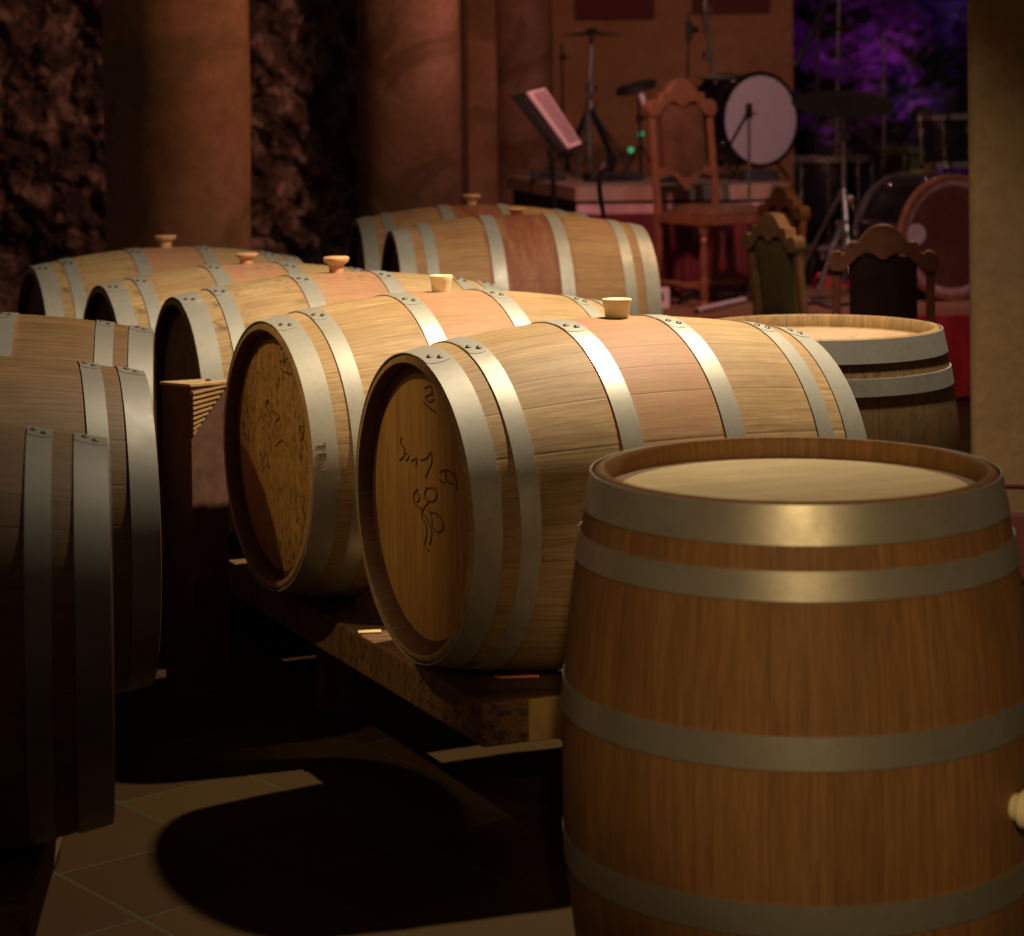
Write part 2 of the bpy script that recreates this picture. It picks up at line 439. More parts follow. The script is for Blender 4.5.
# stage
bm = BM(); box(bm, -.28, 4.6, 10.45, 15.1, 0, .39); struct('floor_stage', bm, m_stagew, smooth=False, bevel=.01)
def drape(bm, p0, p1, z0, z1, amp, waves, nx=120, nz=10, th=.012, seed=0, hem=.0):
    p0, p1 = Vector(p0), Vector(p1); d = p1-p0; nrm = Vector((d.y, -d.x)).normalized()
    F_, B_ = [], []
    for j in range(nz+1):
        t = j/nz; rf, rb = [], []
        for i in range(nx+1):
            s = i/nx
            w = amp*(1-.75*t)*(math.sin(s*waves*2*PI+seed)+.5*math.sin(s*waves*4.7*PI+1.3+seed)+.4*math.sin(s*waves*1.3*PI+t*2))
            q = p0 + d*s + nrm*(amp*1.6 + w)
            z = z0+(z1-z0)*t + (1-t)*hem*math.sin(s*waves*3)
            rf.append(bm.verts.new((q.x, q.y, z))); q = q - nrm*th; rb.append(bm.verts.new((q.x, q.y, z)))
        F_.append(rf); B_.append(rb)
    for j in range(nz):
        for i in range(nx):
            bm.faces.new((F_[j][i], F_[j][i+1], F_[j+1][i+1], F_[j+1][i])); bm.faces.new((B_[j][i], B_[j+1][i], B_[j+1][i+1], B_[j][i+1]))
    for j in range(nz):
        bm.faces.new((F_[j][0], F_[j+1][0], B_[j+1][0], B_[j][0])); bm.faces.new((F_[j][-1], B_[j][-1], B_[j+1][-1], F_[j+1][-1]))
    for i in range(nx):
        bm.faces.new((F_[0][i], B_[0][i], B_[0][i+1], F_[0][i+1])); bm.faces.new((F_[-1][i], F_[-1][i+1], B_[-1][i+1], B_[-1][i]))
    return bm
bm = drape(BM(), (-.28, 10.44), (4.5, 10.44), .02, .395, .034, 17, 420, 10, hem=.006)
put_props(obj('stage_skirt', bm, m_red_cloth, auto=80), 'red satin skirt hanging along the front edge of the stage', 'drape')
# riser on the stage
RS = thing('drum_riser', 'low platform with boarded top and red skirt carrying the small drum', 'platform', (0, 0, .39))
z0 = .0
bm = BM(); pts = [(.33, 11.8), (1.46, 11.8), (1.46, 13.6), (-.04, 13.6)]
def prism(bm, pts, z0, z1):
    a = [bm.verts.new((x, y, z0)) for x, y in pts]; b_ = [bm.verts.new((x, y, z1)) for x, y in pts]
    bm.faces.new(a[::-1]); bm.faces.new(b_); n = len(pts)
    for i in range(n): bm.faces.new((a[i], a[(i+1) % n], b_[(i+1) % n], b_[i]))
    return bm
prism(bm, pts, .485, .56); obj('deck', bm, planks('riser_boards', (.32, .2, .15), (.42, .28, .22), width=.15, ax='Y', along='X'), RS, smooth=False, bevel=.004)
bm = prism(BM(), [(.36, 11.83), (1.44, 11.83), (1.44, 13.57), (0, 13.57)], .0, .48); obj('platform_frame', bm, m_black, RS, smooth=False)
bm = drape(BM(), (.335, 11.79), (1.46, 11.79),   .01, .42, .012, 9, 160, 8, hem=.004); obj('skirt', bm, plain('deep_red_cloth', (.12, .009, .014), .6, var=.3, scale=5), RS, auto=80)
bm = prism(BM(), [(.335, 11.782), (1.46, 11.782), (1.46, 11.80), (.335, 11.80)], .42, .47); obj('trim_board', bm, plain('riser_trim', (.55, .34, .34), .5), RS, smooth=False)
# wall hangings
for a, b_, c, lab in ((575, 655, 19.5, 'dark red rectangular panel on back wall above the cymbal, left one'), (692, 770, 13.5, 'dark red rectangular panel on back wall above the round white drum, right one')):
    A = at(a, c, 16.07); B = at(b_, c, 16.07)
    bm = BM(); box(bm, A.x, B.x, 16.065, 16.098, A.z, A.z+.5)
    put_props(obj('wall_panel', bm, m_red_panel, smooth=False, bevel=.004), lab, 'wall panel', 'dark red wall panels')

# ------------------------------------------------------------------ barrels
HL, RH, RB = .44, .2998, .3499
HW, Q0, Q1, B0, B1_ = .0553, .0886, .1281, .3044, .3496
def rad(s): return RB-(RB-RH)*(s/HL)**2
def barrel_body():
    n = 36; out = [(-HL+2*HL*i/n, rad(-HL+2*HL*i/n)) for i in range(n+1)]
    out[0] = (-HL+.004, RH-.0035+.0005); out[-1] = (HL-.004, RH-.0030)
    out.insert(0, (-HL, RH-.007)); out.append((HL, RH-.007))
    ri = RH-.020
    inn = [(HL, ri+.004), (HL-.006, ri), (HL-.030, ri-.001), (HL-.030, ri-.02), (-HL+.030, ri-.02), (-HL+.030, ri-.001), (-HL+.006, ri), (-HL, ri+.004)]
    bm = lathe(BM(), out+inn, 112, closed=True)
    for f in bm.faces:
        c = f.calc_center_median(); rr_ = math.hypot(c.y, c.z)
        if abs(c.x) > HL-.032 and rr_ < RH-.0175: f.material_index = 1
    return bm
def head_disc(sg):
    s0 = sg*(HL-.0305); s1 = sg*(HL-.048)
    r = RH-.0205
    prof = [(s1, 0.0001), (s1, r), (s0-sg*.003, r), (s0, r-.006), (s0, .0001)]
    return lathe(BM(), prof, 96)
def hoop_bm(s0, s1, lap=0.15, th=.0022):
    bm = BM()
    def rr(s): return rad(s)+.0006
    prof = [(s0, rr(s0)), (s0, rr(s0)+th), (s1, rr(s1)+th), (s1, rr(s1))]
    if abs(s0) > .3:   # edge hoops: straight cone
        pass
    lathe(bm, prof, 112, closed=True)
    # overlapping riveted end, rounded tongue
    seg = 14; A, B = [], []; mid = (s0+s1)/2; hw = abs(s1-s0)/2
    sgn = 1 if s1 > s0 else -1
    rows = []
    for k in range(seg+1):
        a = lap + .05 - .19*(k/seg)
        t = k/seg; w = hw*(.98 if t < .80 else .98*(1-((t-.80)/.2)**2)**.5 if t < .999 else .0)
        w = max(w, hw*.35)
        row = []
        for ss in (mid-w*sgn, mid, mid+w*sgn):
            r = rr(ss)+th+.0008
            row.append(bm.verts.new((ss, r*math.sin(a), r*math.cos(a))))
            r2 = r-.0010
            row.append(bm.verts.new((ss, r2*math.sin(a), r2*math.cos(a))))
        rows.append(row)
    for P_, Q_ in zip(rows, rows[1:]):
        bm.faces.new((P_[0], P_[2], Q_[2], Q_[0])); bm.faces.new((P_[2], P_[4], Q_[4], Q_[2]))
        bm.faces.new((P_[0], Q_[0], Q_[1], P_[1])); bm.faces.new((P_[4], P_[5], Q_[5], Q_[4]))
    bm.faces.new((rows[-1][0], rows[-1][2], rows[-1][4], rows[-1][5], rows[-1][3], rows[-1][1]))
    return bm
def rivet_bm(s, a):
    bm = BM(); r = rad(s)+.0042
    p = Vector((s, r*math.sin(a), r*math.cos(a))); m = frame_x(p, (0, math.sin(a), math.cos(a)), Vector((1, 0, 0)))
    lathe(bm, [(-.001, .0062), (.001, .006), (.0024, .0042), (.003, .0001)], 12, m)
    return bm
HOOPS = [(-HL+.002, -HL+HW), (-HL+Q0, -HL+Q1), (-HL+B0, -HL+B1_), (HL-B1_, HL-B0), (HL-Q1, HL-Q0), (HL-HW, HL-.002)]
MESH = {}
def make_barrel(name, label, mats, laps, loc, rot, group):
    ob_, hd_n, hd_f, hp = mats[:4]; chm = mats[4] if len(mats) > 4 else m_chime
    t = thing(name, label, 'barrel', loc, 0, group); t.rotation_euler = rot
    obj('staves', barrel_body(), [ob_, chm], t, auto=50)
    obj('barrel_head', head_disc(-1), hd_n, t); obj('barrel_head', head_disc(1), hd_f, t)
    for (s0, s1), lp in zip(HOOPS, laps):
        h = obj('hoop', hoop_bm(s0, s1, lp), hp, t, auto=35)
        mid = (s0+s1)/2
        for a, ds in ((lp-.030, -.0095), (lp-.075, .0065)):
            obj('rivet', rivet_bm(mid + ds, a), m_rivet, h)
    return t
TH = .4113
ROW = [  # x, y, dz, dtheta, label
 (.1902, 4.5783, .0135, .027, 'tan oak barrel lying nearest the upright front barrel, curly marks on its head'),
 (-.1702, 5.2530, .0126, .038, 'second oak barrel of the long row, letters stamped on its end hoop'),
 (-.4706, 5.9523, .0054, -.030, 'third oak barrel of the long row, speckled with mould, flared tan bung on top'),
 (-.7915, 6.6451, -.019, -.012, 'fourth oak barrel of the long row, lying between the third and the farthest'),
 (-1.1371, 7.3318, -.0134, -.023, 'fifth and farthest oak barrel of the long row, below the broad round column')]
LAP = [.0, .02, .04, -.25, -.25, -.25]
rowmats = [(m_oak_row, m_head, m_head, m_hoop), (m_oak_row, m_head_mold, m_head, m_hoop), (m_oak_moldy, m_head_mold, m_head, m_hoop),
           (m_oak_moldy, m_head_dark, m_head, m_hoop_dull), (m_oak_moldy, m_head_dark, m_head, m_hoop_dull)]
ROWB = []
def relaps(lp): return [-q-.05 for q in lp]
for (x, y, dz, dt, lab), mm in zip(ROW, rowmats):
    lp = [-.16-.0, -.16, -.14, -.14, -.14, -.14]
    lp = [q+random.uniform(-.03, .03) for q in lp]
    b_ = make_barrel('wine_barrel', lab, mm, lp, (x, y, .6176+dz), (0, 0, TH+dt), 'barrels lying in the long row')
    ROWB.append(b_)
TG = .186
G1 = make_barrel('wine_barrel', 'red-stained oak barrel lying front of the rear pair, wholly seen up to its right end', (m_oak_back, m_head_dark, m_head, m_hoop_rear), [.6, .6, .6, .6, .6, .6], (.011, 7.747, .6764), (0, 0, TG), 'rear pair of lying barrels')
G2 = make_barrel('wine_barrel', 'oak barrel mostly hidden behind the red-stained one, back of the rear pair', (m_oak_back, m_head_dark, m_head, m_hoop_dull), [.2]*6, (-.156, 8.47, .6764), (0, 0, TG), 'rear pair of lying barrels')
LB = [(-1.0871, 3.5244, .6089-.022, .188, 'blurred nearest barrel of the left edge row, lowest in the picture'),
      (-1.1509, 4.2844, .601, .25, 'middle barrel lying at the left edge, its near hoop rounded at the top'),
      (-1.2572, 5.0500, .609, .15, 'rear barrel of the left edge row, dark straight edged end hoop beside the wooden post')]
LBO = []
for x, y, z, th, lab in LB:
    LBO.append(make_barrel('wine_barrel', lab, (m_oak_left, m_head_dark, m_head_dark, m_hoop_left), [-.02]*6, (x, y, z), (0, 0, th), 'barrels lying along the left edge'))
# upright barrels: local X -> up
def upright(label, mats, x, y, rz, laps):
    t = make_barrel('wine_barrel', label, mats, laps, (x, y, HL), (0, 0, 0), None)
    t.rotation_euler = (Matrix.Rotation(rz, 3, 'Z') @ Matrix.Rotation(-PI/2, 3, 'Y')).to_euler()
    return t
U1 = upright('large upright orange-brown oak barrel with pale round top in the right foreground', (m_oak_front, m_top_pale, m_top_pale, m_hoop_front, m_oak_front), .4133, 3.3309, .35, [1.6, 1.75, 1.5, 1.7, 1.55, 1.6])
U2 = upright('smaller looking upright weathered barrel standing between the chairs and the long row', (m_oak_side, m_top_dull, m_top_dull, m_hoop_dull, m_oak_side), .712, 5.335, 1.2, [1.2, .3, .8, .5, 2.2, 3.])

# bungs
def bung_bm(kind):
    if kind == 'tall': prof = [(-.004, .019), (.022, .0225), (.031, .0248), (.034, .0240), (.0335, .020), (.031, .018), (.031, .0001)]
    else: prof = [(-.004, .0175), (.012, .0195), (.017, .029), (.021, .0325), (.026, .033), (.0285, .030), (.0285, .0001)]
    return vlathe(BM(), prof, 40)
def place_bung(b, kind, mat, lab, tall=1.):
    p = Vector(b.location) + Vector((0, 0, RB+.0035))
    if b is ROWB[0]: p += Vector((math.cos(TH), math.sin(TH), 0))*.022
    o = obj('barrel_bung', bung_bm(kind), mat); o.location = p
    o.scale = (1.0, 1.0, tall)
    put_props(o, lab, 'bung', 'bungs on the lying barrels'); return o
place_bung(ROWB[0], 'tall', m_bung, 'cream tapered bung on the nearest barrel of the long row', 1.15).scale = (1.25, 1.25, 1.0)
place_bung(ROWB[1], 'tall', m_bung, 'pale yellow green bung on the second barrel of the long row').scale = (1.12, 1.12, 1.)
place_bung(ROWB[2], 'wide', m_bung_t, 'flared tan bung on the third barrel of the long row, the largest flared one').scale = (1.05, 1.05, 1.35)
place_bung(ROWB[3], 'wide', m_bung_t, 'flat tan bung on the fourth barrel of the long row').scale = (1.05, 1.05, .95)
place_bung(ROWB[4], 'wide', m_bung_t, 'mushroom shaped tan bung on the farthest barrel of the long row, below the broad column').scale = (1.1, 1.1, 1.25)
place_bung(G1, 'wide', m_bung_t, 'low flat bung on the red-stained rear barrel').scale = (1.1, 1.1, .6)
place_bung(G2, 'wide', m_bung_t, 'flared bung on the hindmost barrel, in front of the dark stage end').scale = (1.05, 1.05, 1.25)
# bung in the side of the front barrel
d = Vector((math.cos(-.66), math.sin(-.66), 0)); pb = Vector((0, 0, .437))
o = obj('barrel_bung', lathe(BM(), [(-.004, .018), (.008, .021), (.012, .027), (.022, .027), (.026, .022), (.026, .0001)], 32), m_bung)
o.matrix_world = frame_x(Vector((.4133, 3.3309, pb.z))+d*(RB+.0025), d)
put_props(o, 'pale bung in the right side of the large upright front barrel', 'bung')

# ink marks -------------------------------------------------------------
def stroke(bm, pts, r, mapf, sub=6):
    "smooth polyline through mapped points as a thin flattened bead"
    P_ = [Vector(p) for p in pts]
    if len(P_) > 2:
        out = []
        for i in range(len(P_)-1):
            p0 = P_[max(0, i-1)]; p1 = P_[i]; p2 = P_[i+1]; p3 = P_[min(len(P_)-1, i+2)]
            for k in range(sub):
                t = k/sub
                out.append(.5*((2*p1)+(p2-p0)*t+(2*p0-5*p1+4*p2-p3)*t*t+(3*p1-p0-3*p2+p3)*t**3))
        out.append(P_[-1]); P_ = out
    tube(bm, [mapf(p) for p in P_], r, 6)
b1 = ROWB[0]; from mathutils import Euler
def loc_map(b, srel):
    mw = Matrix.Translation(b.location) @ b.rotation_euler.to_matrix().to_4x4(); inv = mw.inverted()
    def f(p):
        "pixel to point on head plane in barrel space"
        o_ = inv @ CAM; d_ = inv.to_3x3() @ ray(p.x, p.y)
        t = (srel-o_.x)/d_.x; return o_ + d_*t
    return f
fm = loc_map(b1, -HL+.0302)
S = [  # curly stencilled figures on the head
 [(425, 388), (431, 386), (432, 393), (426, 397), (430, 402), (434, 399)], [(424, 402), (430, 408), (436, 412)], [(432, 386), (433, 396)],
 [(402, 437), (401, 443), (405, 449), (404, 456), (400, 460)], [(404, 451), (409, 456), (406, 461)],
 [(412, 461), (417, 458), (416, 466)], [(421, 460), (427, 458), (431, 452), (432, 462), (428, 472), (426, 477)],
 [(440, 472), (447, 470), (455, 476), (457, 490)], [(446, 471), (447, 481), (453, 484)], [(440, 480), (445, 483)],
 [(418, 489), (414, 494), (415, 503), (420, 508), (424, 510)], [(417, 492), (420, 498), (417, 502)],
 [(426, 488), (434, 488), (437, 494), (434, 501), (427, 500), (425, 494), (427, 488)],
 [(429, 502), (424, 508), (422, 516), (426, 524), (427, 534), (425, 545), (429, 551)], [(430, 512), (437, 514), (443, 521), (443, 529), (438, 532), (433, 527), (432, 518), (429, 508)],
 [(424, 514), (428, 520), (432, 532), (430, 545)]]
h1 = [c for c in b1.children if c.name.startswith('barrel_head')][0]
for part_ in (S[:3], S[3:]):
    bm = BM()
    for s_ in part_: stroke(bm, [Vector((a, c, 0)) for a, c in s_], .0021, fm)
    o = obj('stencilled_mark', bm, m_ink, h1); o['label'] = 'dark brown curly lettering'
b2 = ROWB[1]
fm2 = loc_map(b2, -HL+.0302); bm = BM()
for s_ in ([(283, 352), (285, 358), (284, 364)], [(280, 368), (285, 372), (290, 374)], [(266, 401), (269, 400), (266, 406), (270, 414), (272, 422)], [(273, 412), (280, 416), (276, 422)], [(280, 348), (288, 350), (287, 360)], [(300, 426), (304, 428), (303, 438), (300, 440)], [(276, 446), (282, 440), (288, 446)]):
    stroke(bm, [Vector((a, c, 0)) for a, c in s_], .0019, fm2)
h2 = [c for c in b2.children if c.name.startswith('barrel_head')][0]
obj('stencilled_mark', bm, m_ink, h2)
# letters TRJ stamped on the end hoop of the second barrel
mw = Matrix.Translation(b2.location) @ b2.rotation_euler.to_matrix().to_4x4(); inv = mw.inverted()
def on_hoop(px, py):
    o_ = inv @ CAM; d_ = inv.to_3x3() @ ray(px, py)
    best = None; t = 4.
    while t < 6.5:
        q = o_ + d_*t
        if abs(q.x) < HL and math.hypot(q.y, q.z) < rad(q.x)+.004: return q
        t += .0004
    return o_ + d_*5
L0 = on_hoop(316.5, 443); a_s = math.atan2(L0.y, L0.z)
def hm(p):   # p.x along text (down the hoop), p.y letter height (towards barrel middle)
    q = L0.x + p.y; a = a_s + dirn*p.x/RH; r = rad(q)+.0032
    return Vector((q, r*math.sin(a), r*math.cos(a)))
dirn = -1 if L0.y < 0 else 1
hgt = .018; w_ = .013
if math.cos(a_s) : pass
bm = BM()
glyphs = [[[(0, 1), (1, 1)], [(.5, 1), (.5, 0)]], [[(0, 0), (0, 1)], [(0, 1), (.8, .95), (.8, .55), (0, .5)], [(.3, .5), (.9, 0)]], [[(.9, 1), (.9, .25), (.5, 0), (.1, .25)]]]
for gi, gl in enumerate(glyphs):
    for st in gl: stroke(bm, [Vector(((gi*1.75+p[0])*w_, p[1]*hgt, 0)) for p in st], .0011, hm, 4)
hp = [c for c in b2.children if c.name.startswith('hoop')][0]
obj('stamped_letters', bm, m_ink, hp)

# ------------------------------------------------------------------ racks under the barrels
def rack(name, label, bl, th, ztop, s_list, group=None, perp0=-.33, perp1=.33, thick=.085, width=.23):
    "timber rack: planks across the row, wedges, feet. Local origin at the first barrel"
    a = Vector((bl[0].location.x, bl[0].location.y)); z = Vector((bl[-1].location.x, bl[-1].location.y))
    axd = Vector((math.cos(th), math.sin(th))); pd = (z-a)
    ln = pd.length; pd = pd.normalized()
    root = thing(name, label, 'rack', (a.x, a.y, 0), 0, group)
    e0 = a + pd*perp0 - a; e1 = pd*(ln+perp1)
    for s in s_list:
        bm = BM(); q = []
        for e in (e0, e1):
            for ss in (s-width/2, s+width/2): q.append(e + axd*ss)
        prism(bm, [(q[0].x, q[0].y), (q[1].x, q[1].y), (q[3].x, q[3].y), (q[2].x, q[2].y)], ztop-thick, ztop)
        obj('rack_beam', bm, m_beam, root, smooth=False, bevel=.006)
        n = 3
        for k in range(n):
            c = e0.lerp(e1, (.30+.30*k)) + axd*s
            bm = BM(); box(bm, -.035, .035, -.035, .035, 0, ztop-thick, Matrix.Translation((c.x, c.y, 0)) @ Matrix.Rotation(th, 4, 'Z'))
            obj('rack_foot', bm, m_beam, root, smooth=False, bevel=.004)
    return root, e0, e1, axd, pd
zt = .2835
RK, e0, e1, axd, pd = rack('barrel_rack', 'dark timber rack carrying the long row of barrels', ROWB, TH, zt, (-.265, .265), perp0=-.205)
# fresh-sawn block at the near end of the left plank
c = e0 + axd*(-.10); 
bm = BM(); mt = Matrix.Translation((c.x, c.y, 0)) @ Matrix.Rotation(TH, 4, 'Z')
box(bm, -.185, -.085, -.005, .01, zt-.084, zt-.002, mt)
o = obj('end_block', bm, m_beam_y, RK, smooth=False, bevel=.003); o['label'] = 'yellowish fresh timber block'
# bolt head on the plank
pbolt = atz(467, 718, .245)
def wedge(parent_loc, b, s, side, zt_, root, th):
    "chock between plank and barrel"
    r = rad(s); zc = b.location.z
    yy = .12*side; gap = zc - math.sqrt(max(.0, r*r-yy*yy)) - zt_
    y2 = .20*side; g2 = zc - math.sqrt(max(.0, r*r-y2*y2)) - zt_
    m = Matrix.Translation((b.location.x-root.location.x, b.location.y-root.location.y, zt_)) @ Matrix.Rotation(b.rotation_euler.z, 4, 'Z')
    bm = BM(); w = .03; pts = [(yy, 0), (y2, 0), (y2, max(.01, g2-.006)), (yy, max(.003, gap-.006))]
    A = [bm.verts.new(m @ Vector((s-w, p, q))) for p, q in pts]; B = [bm.verts.new(m @ Vector((s+w, p, q))) for p, q in pts]
    bm.faces.new(A); bm.faces.new(B[::-1])
    for i in range(4): bm.faces.new((A[i], B[i], B[(i+1) % 4], A[(i+1) % 4]))
    obj('wedge', bm, m_beam, root, smooth=False)
for b in ROWB:
    for s in (-.24, .24):
        for sd in (-1, 1):
            if b is not ROWB[0] or sd > 0: wedge(None, b, s, sd, zt, RK, TH)
RG, *_ = rack('barrel_rack', 'low timber rack under the rear pair of barrels', [G1, G2], TG, .338, (-.265, .265), perp0=-.3, perp1=.3)
for b in (G1, G2):
    for s in (-.24, .24):
        for sd in (-1, 1): wedge(None, b, s, sd, .338, RG, TG)
RL, *_ = rack('barrel_rack', 'shadowed timber rack under the left edge barrels', LBO, .18, .254, (-.25, .22), perp0=-.3, perp1=.3)
for b in LBO:
    for s in (-.22, .2):
        for sd in (-1, 1): wedge(None, b, s, sd, .254, RL, .18)
# small things on the rack
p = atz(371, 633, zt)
bm = BM(); box(bm, -.028, .022, -.012, .012, 0, .005, Matrix.Rotation(.1, 4, 'Z')); o = obj('light_spot_chip', bm, plain('light_spot_tone', (.62, .45, .2), .7), smooth=False, bevel=.001); o.location = p  # added chip standing in for a spot of light on the plank
put_props(o, 'small pale chip standing in for a light spot on the rack plank below the nearest lying barrel', 'light spot')
p = atz(514, 676, zt)
bm = BM(); prism(bm, [(-.04, -.008), (-.028, -.018), (.05, -.012), (.052, .004), (-.01, .012)], 0, .004); o = obj('paper_scrap', bm, plain('pink_paper', (.6, .2, .2), .8), smooth=False); o.location = p
put_props(o, 'crumpled pinkish paper scrap under the nearest lying barrel', 'paper')

# wooden post between the left row and the long row
PO = thing('wooden_post', 'square wooden post with flat top painted as lit, notched side, in the gap before the third barrel', 'post', (-.782, 5.405, 0))
dR = Vector((.080, .055)).normalized(); dL = Vector((-.078, .055)).normalized()
Lr, Ll = .098, .096
bm = prism(BM(), [(0, 0), tuple(dR*Lr), tuple(dR*Lr+dL*Ll*.8), tuple(dL*Ll)], 0, .742); obj('post_body', bm, plain('post_wood', (.12, .05, .028), .8, var=.3, scale=30), PO, smooth=False, bevel=.002)
bm = prism(BM(), [tuple(-(dR+dL)*.004), tuple(dR*(Lr+.004)-dL*.004), tuple(dR*Lr+dL*Ll*.8), tuple(dL*(Ll+.004)-dR*.004)], .7422, .75); obj('post_cap', bm, plain('lit_cap_wood', (.42, .26, .12), .75, var=.3, scale=40), PO, smooth=False, bevel=.0015)  # light on the post top put into a paler wood colour
bm = BM()
for k in range(9):   # slanting ridges, the lit triangle put into their pale colour and outline
    zz = .735 - k*.0125; w0 = .004; w1 = Lr*(.98-.105*k)
    if w1 < .01: break
    n_ = Vector((dR.y, -dR.x))
    a0_ = dR*w0; a1_ = dR*w1
    v = [Vector((a0_.x, a0_.y, zz-.010)), Vector((a1_.x, a1_.y, zz+.0015)), Vector((a1_.x, a1_.y, zz+.0065)), Vector((a0_.x, a0_.y, zz-.004))]
    A = [bm.verts.new(q) for q in v]; B = [bm.verts.new(q + Vector((n_.x, n_.y, 0))*.005) for q in v]
    bm.faces.new(A[::-1]); bm.faces.new(B)
    for i in range(4): bm.faces.new((A[i], A[(i+1) % 4], B[(i+1) % 4], B[i]))
obj('lit_ridges', bm, plain('lit_ridge_wood', (.42, .25, .1), .7), PO, smooth=False)
bm = vlathe(BM(), [(0, .007), (.003, .007), (.005, .004), (.005, .0001)], 12, (.035, .055, .7502)); obj('bolt', bm, m_rivet, PO)

# ------------------------------------------------------------------ chairs
CREST = [(0, .87), (.13, .85), (.25, .785), (.35, .69), (.42, .60), (.47, .555), (.60, .55), (.645, .47), (.67, .385), (.72, .335), (.76, .35), (.80, .385), (.89, .37), (.97, .31), (1., .2), (.99, .08), (.94, 0)]
CREST_B = [(.80, 0), (.70, .02), (.60, .12), (.50, .22), (.40, .31), (.28, .335), (.16, .30), (.07, .23), (0, .205)]
def smooth_curve(P_, sub=4):
    P_ = [Vector((a, b, 0)) for a, b in P_]; out = []
    for i in range(len(P_)-1):
        p0 = P_[max(0, i-1)]; p1 = P_[i]; p2 = P_[i+1]; p3 = P_[min(len(P_)-1, i+2)]
        for k in range(sub):
            t = k/sub; q = .5*((2*p1)+(p2-p0)*t+(2*p0-5*p1+4*p2-p3)*t*t+(3*p1-p0-3*p2+p3)*t**3); out.append((q.x, q.y))
    out.append((P_[-1].x, P_[-1].y)); return out
def chair(name, label, loc, rz, W, H, wood, leather, group=None, seat_z=.46, DEP=.42):
    "high-back carved chair; local +y is the front; W half width"
    t = thing(name, label, 'chair', loc, rz, group)
    hc = W*.86; zb = H - hc           # crest zero line
    top = smooth_curve(CREST); bot = smooth_curve(CREST_B)
    right = top + bot; out = [(x*W, zb+z*W) for x, z in right] + [(-x*W, zb+z*W) for x, z in right[::-1]][1:-1]
    lean = -.05
    bm = BM(); board(bm, out, .05, Matrix.Translation((0, lean, 0))); obj('crest_rail', bm, wood, t, auto=35, bevel=.004)
    for sx in (-1, 1):   # rear posts, the whole leg and upright in one
        bm = BM(); xs = sx*W*.86
        tube(bm, [(xs, -.03, 0), (xs, .0, seat_z*.6), (xs, 0, seat_z), (xs, lean*.5, (seat_z+zb)/2), (xs, lean, zb+W*.12)], [.021, .022, .023, .021, .020], 4)
        obj('rear_post', bm, wood, t, smooth=False, bevel=.004)
    z1 = seat_z+.13*H/1.05
    arc = [(1., .10), (.82, .16), (.6, .2), (.42, .16), (.25, .02), (.1, -.13), (0, -.17)]
    arc2 = [(0, .06), (.12, .10), (.28, .24), (.45, .36), (.62, .40), (.82, .34), (1., .27)]
    Wp = W*.80
    r_ = [(x*Wp, z1+z*W) for x, z in smooth_curve(arc)] ; u_ = [(x*Wp, z1+z*W) for x, z in smooth_curve(arc2)]
    o_ = r_ + [(-x, z) for x, z in r_[::-1]][1:] + [(-x, z) for x, z in u_[::-1]][0:] + u_[1:]
    bm = BM(); board(bm, o_, .026, Matrix.Translation((0, lean*.35, 0))); obj('lower_back_rail', bm, wood, t, auto=35)
    # leather back panel
    bm = BM(); pw = W*.62; n = 10; g = []
    zlo, zhi = z1+W*.2, zb+W*.26
    for s_, sg in ((.012, 1), (-.012, -1)):
        rows = []
        for j in range(n+1):
            v = j/n; row = []
            for i in range(n+1):
                u = -1+2*i/n; bulge = .014*(1-u**4)*(1-(2*v-1)**4)
                row.append(bm.verts.new((u*pw, lean*(.35+.65*v)+s_+sg*bulge, zlo+(zhi-zlo)*v)))
            rows.append(row)
        g.append(rows)
    for k, rows in enumerate(g):
        for j in range(n):
            for i in range(n): bm.faces.new((rows[j][i], rows[j][i+1], rows[j+1][i+1], rows[j+1][i]))
    for j in range(n):
        for i in (0, n): bm.faces.new((g[0][j][i], g[0][j+1][i], g[1][j+1][i], g[1][j][i]))
    for i in range(n):
        for j in (0, n): bm.faces.new((g[0][j][i], g[0][j][i+1], g[1][j][i+1], g[1][j][i]))
    obj('back_panel', bm, leather, t)
    # seat
    bm = BM(); Wf = W*1.12
    prism(bm, [(-W*.9, -.01), (W*.9, -.01), (Wf, DEP), (-Wf, DEP)], seat_z-.055, seat_z-.005); obj('seat_rail', bm, wood, t, smooth=False, bevel=.005)
    bm = BM(); n = 12; rows = []
    for j in range(n+1):
        v = j/n; row = []
        for i in range(n+1):
            u = -1+2*i/n; hw = (W*.88+(Wf*1.0-W*.88)*v)
            row.append(bm.verts.new((u*hw, .02+(DEP-.02)*v, seat_z+.045*(1-u**4)*(1-(2*v-1)**4))))
        rows.append(row)
    for j in range(n):
        for i in range(n): bm.faces.new((rows[j][i], rows[j][i+1], rows[j+1][i+1], rows[j+1][i]))
    low = [bm.verts.new((v.co.x, v.co.y, seat_z-.006)) for v in (rows[0][0], rows[0][n], rows[n][n], rows[n][0])]
    bm.faces.new(low)
    bm.faces.new(rows[0]+[low[1], low[0]]); bm.faces.new(rows[n]+[low[2], low[3]])
    bm.faces.new([r[0] for r in rows]+[low[3], low[0]]); bm.faces.new([r[n] for r in rows]+[low[2], low[1]])
    obj('seat_cushion', bm, leather, t)
    sc_ = seat_z/.46
    for sx in (-1, 1):
        bm = BM(); xs = sx*(Wf-.03)
        pr = [(0, .014), (.012, .022), (.03, .022), (.045, .013), (.06, .021), (.12, .022), (.14, .024), (.165, .013), (.20, .018), (.26, .021), (.32, .016), (.335, .022), (.35, .015), (.365, .024), (.405, .024)]
        vlathe(bm, [(z*sc_, r) for z, r in pr], 16, (xs, DEP-.03, 0)); obj('front_leg', bm, wood, t)
    zs = .105*sc_
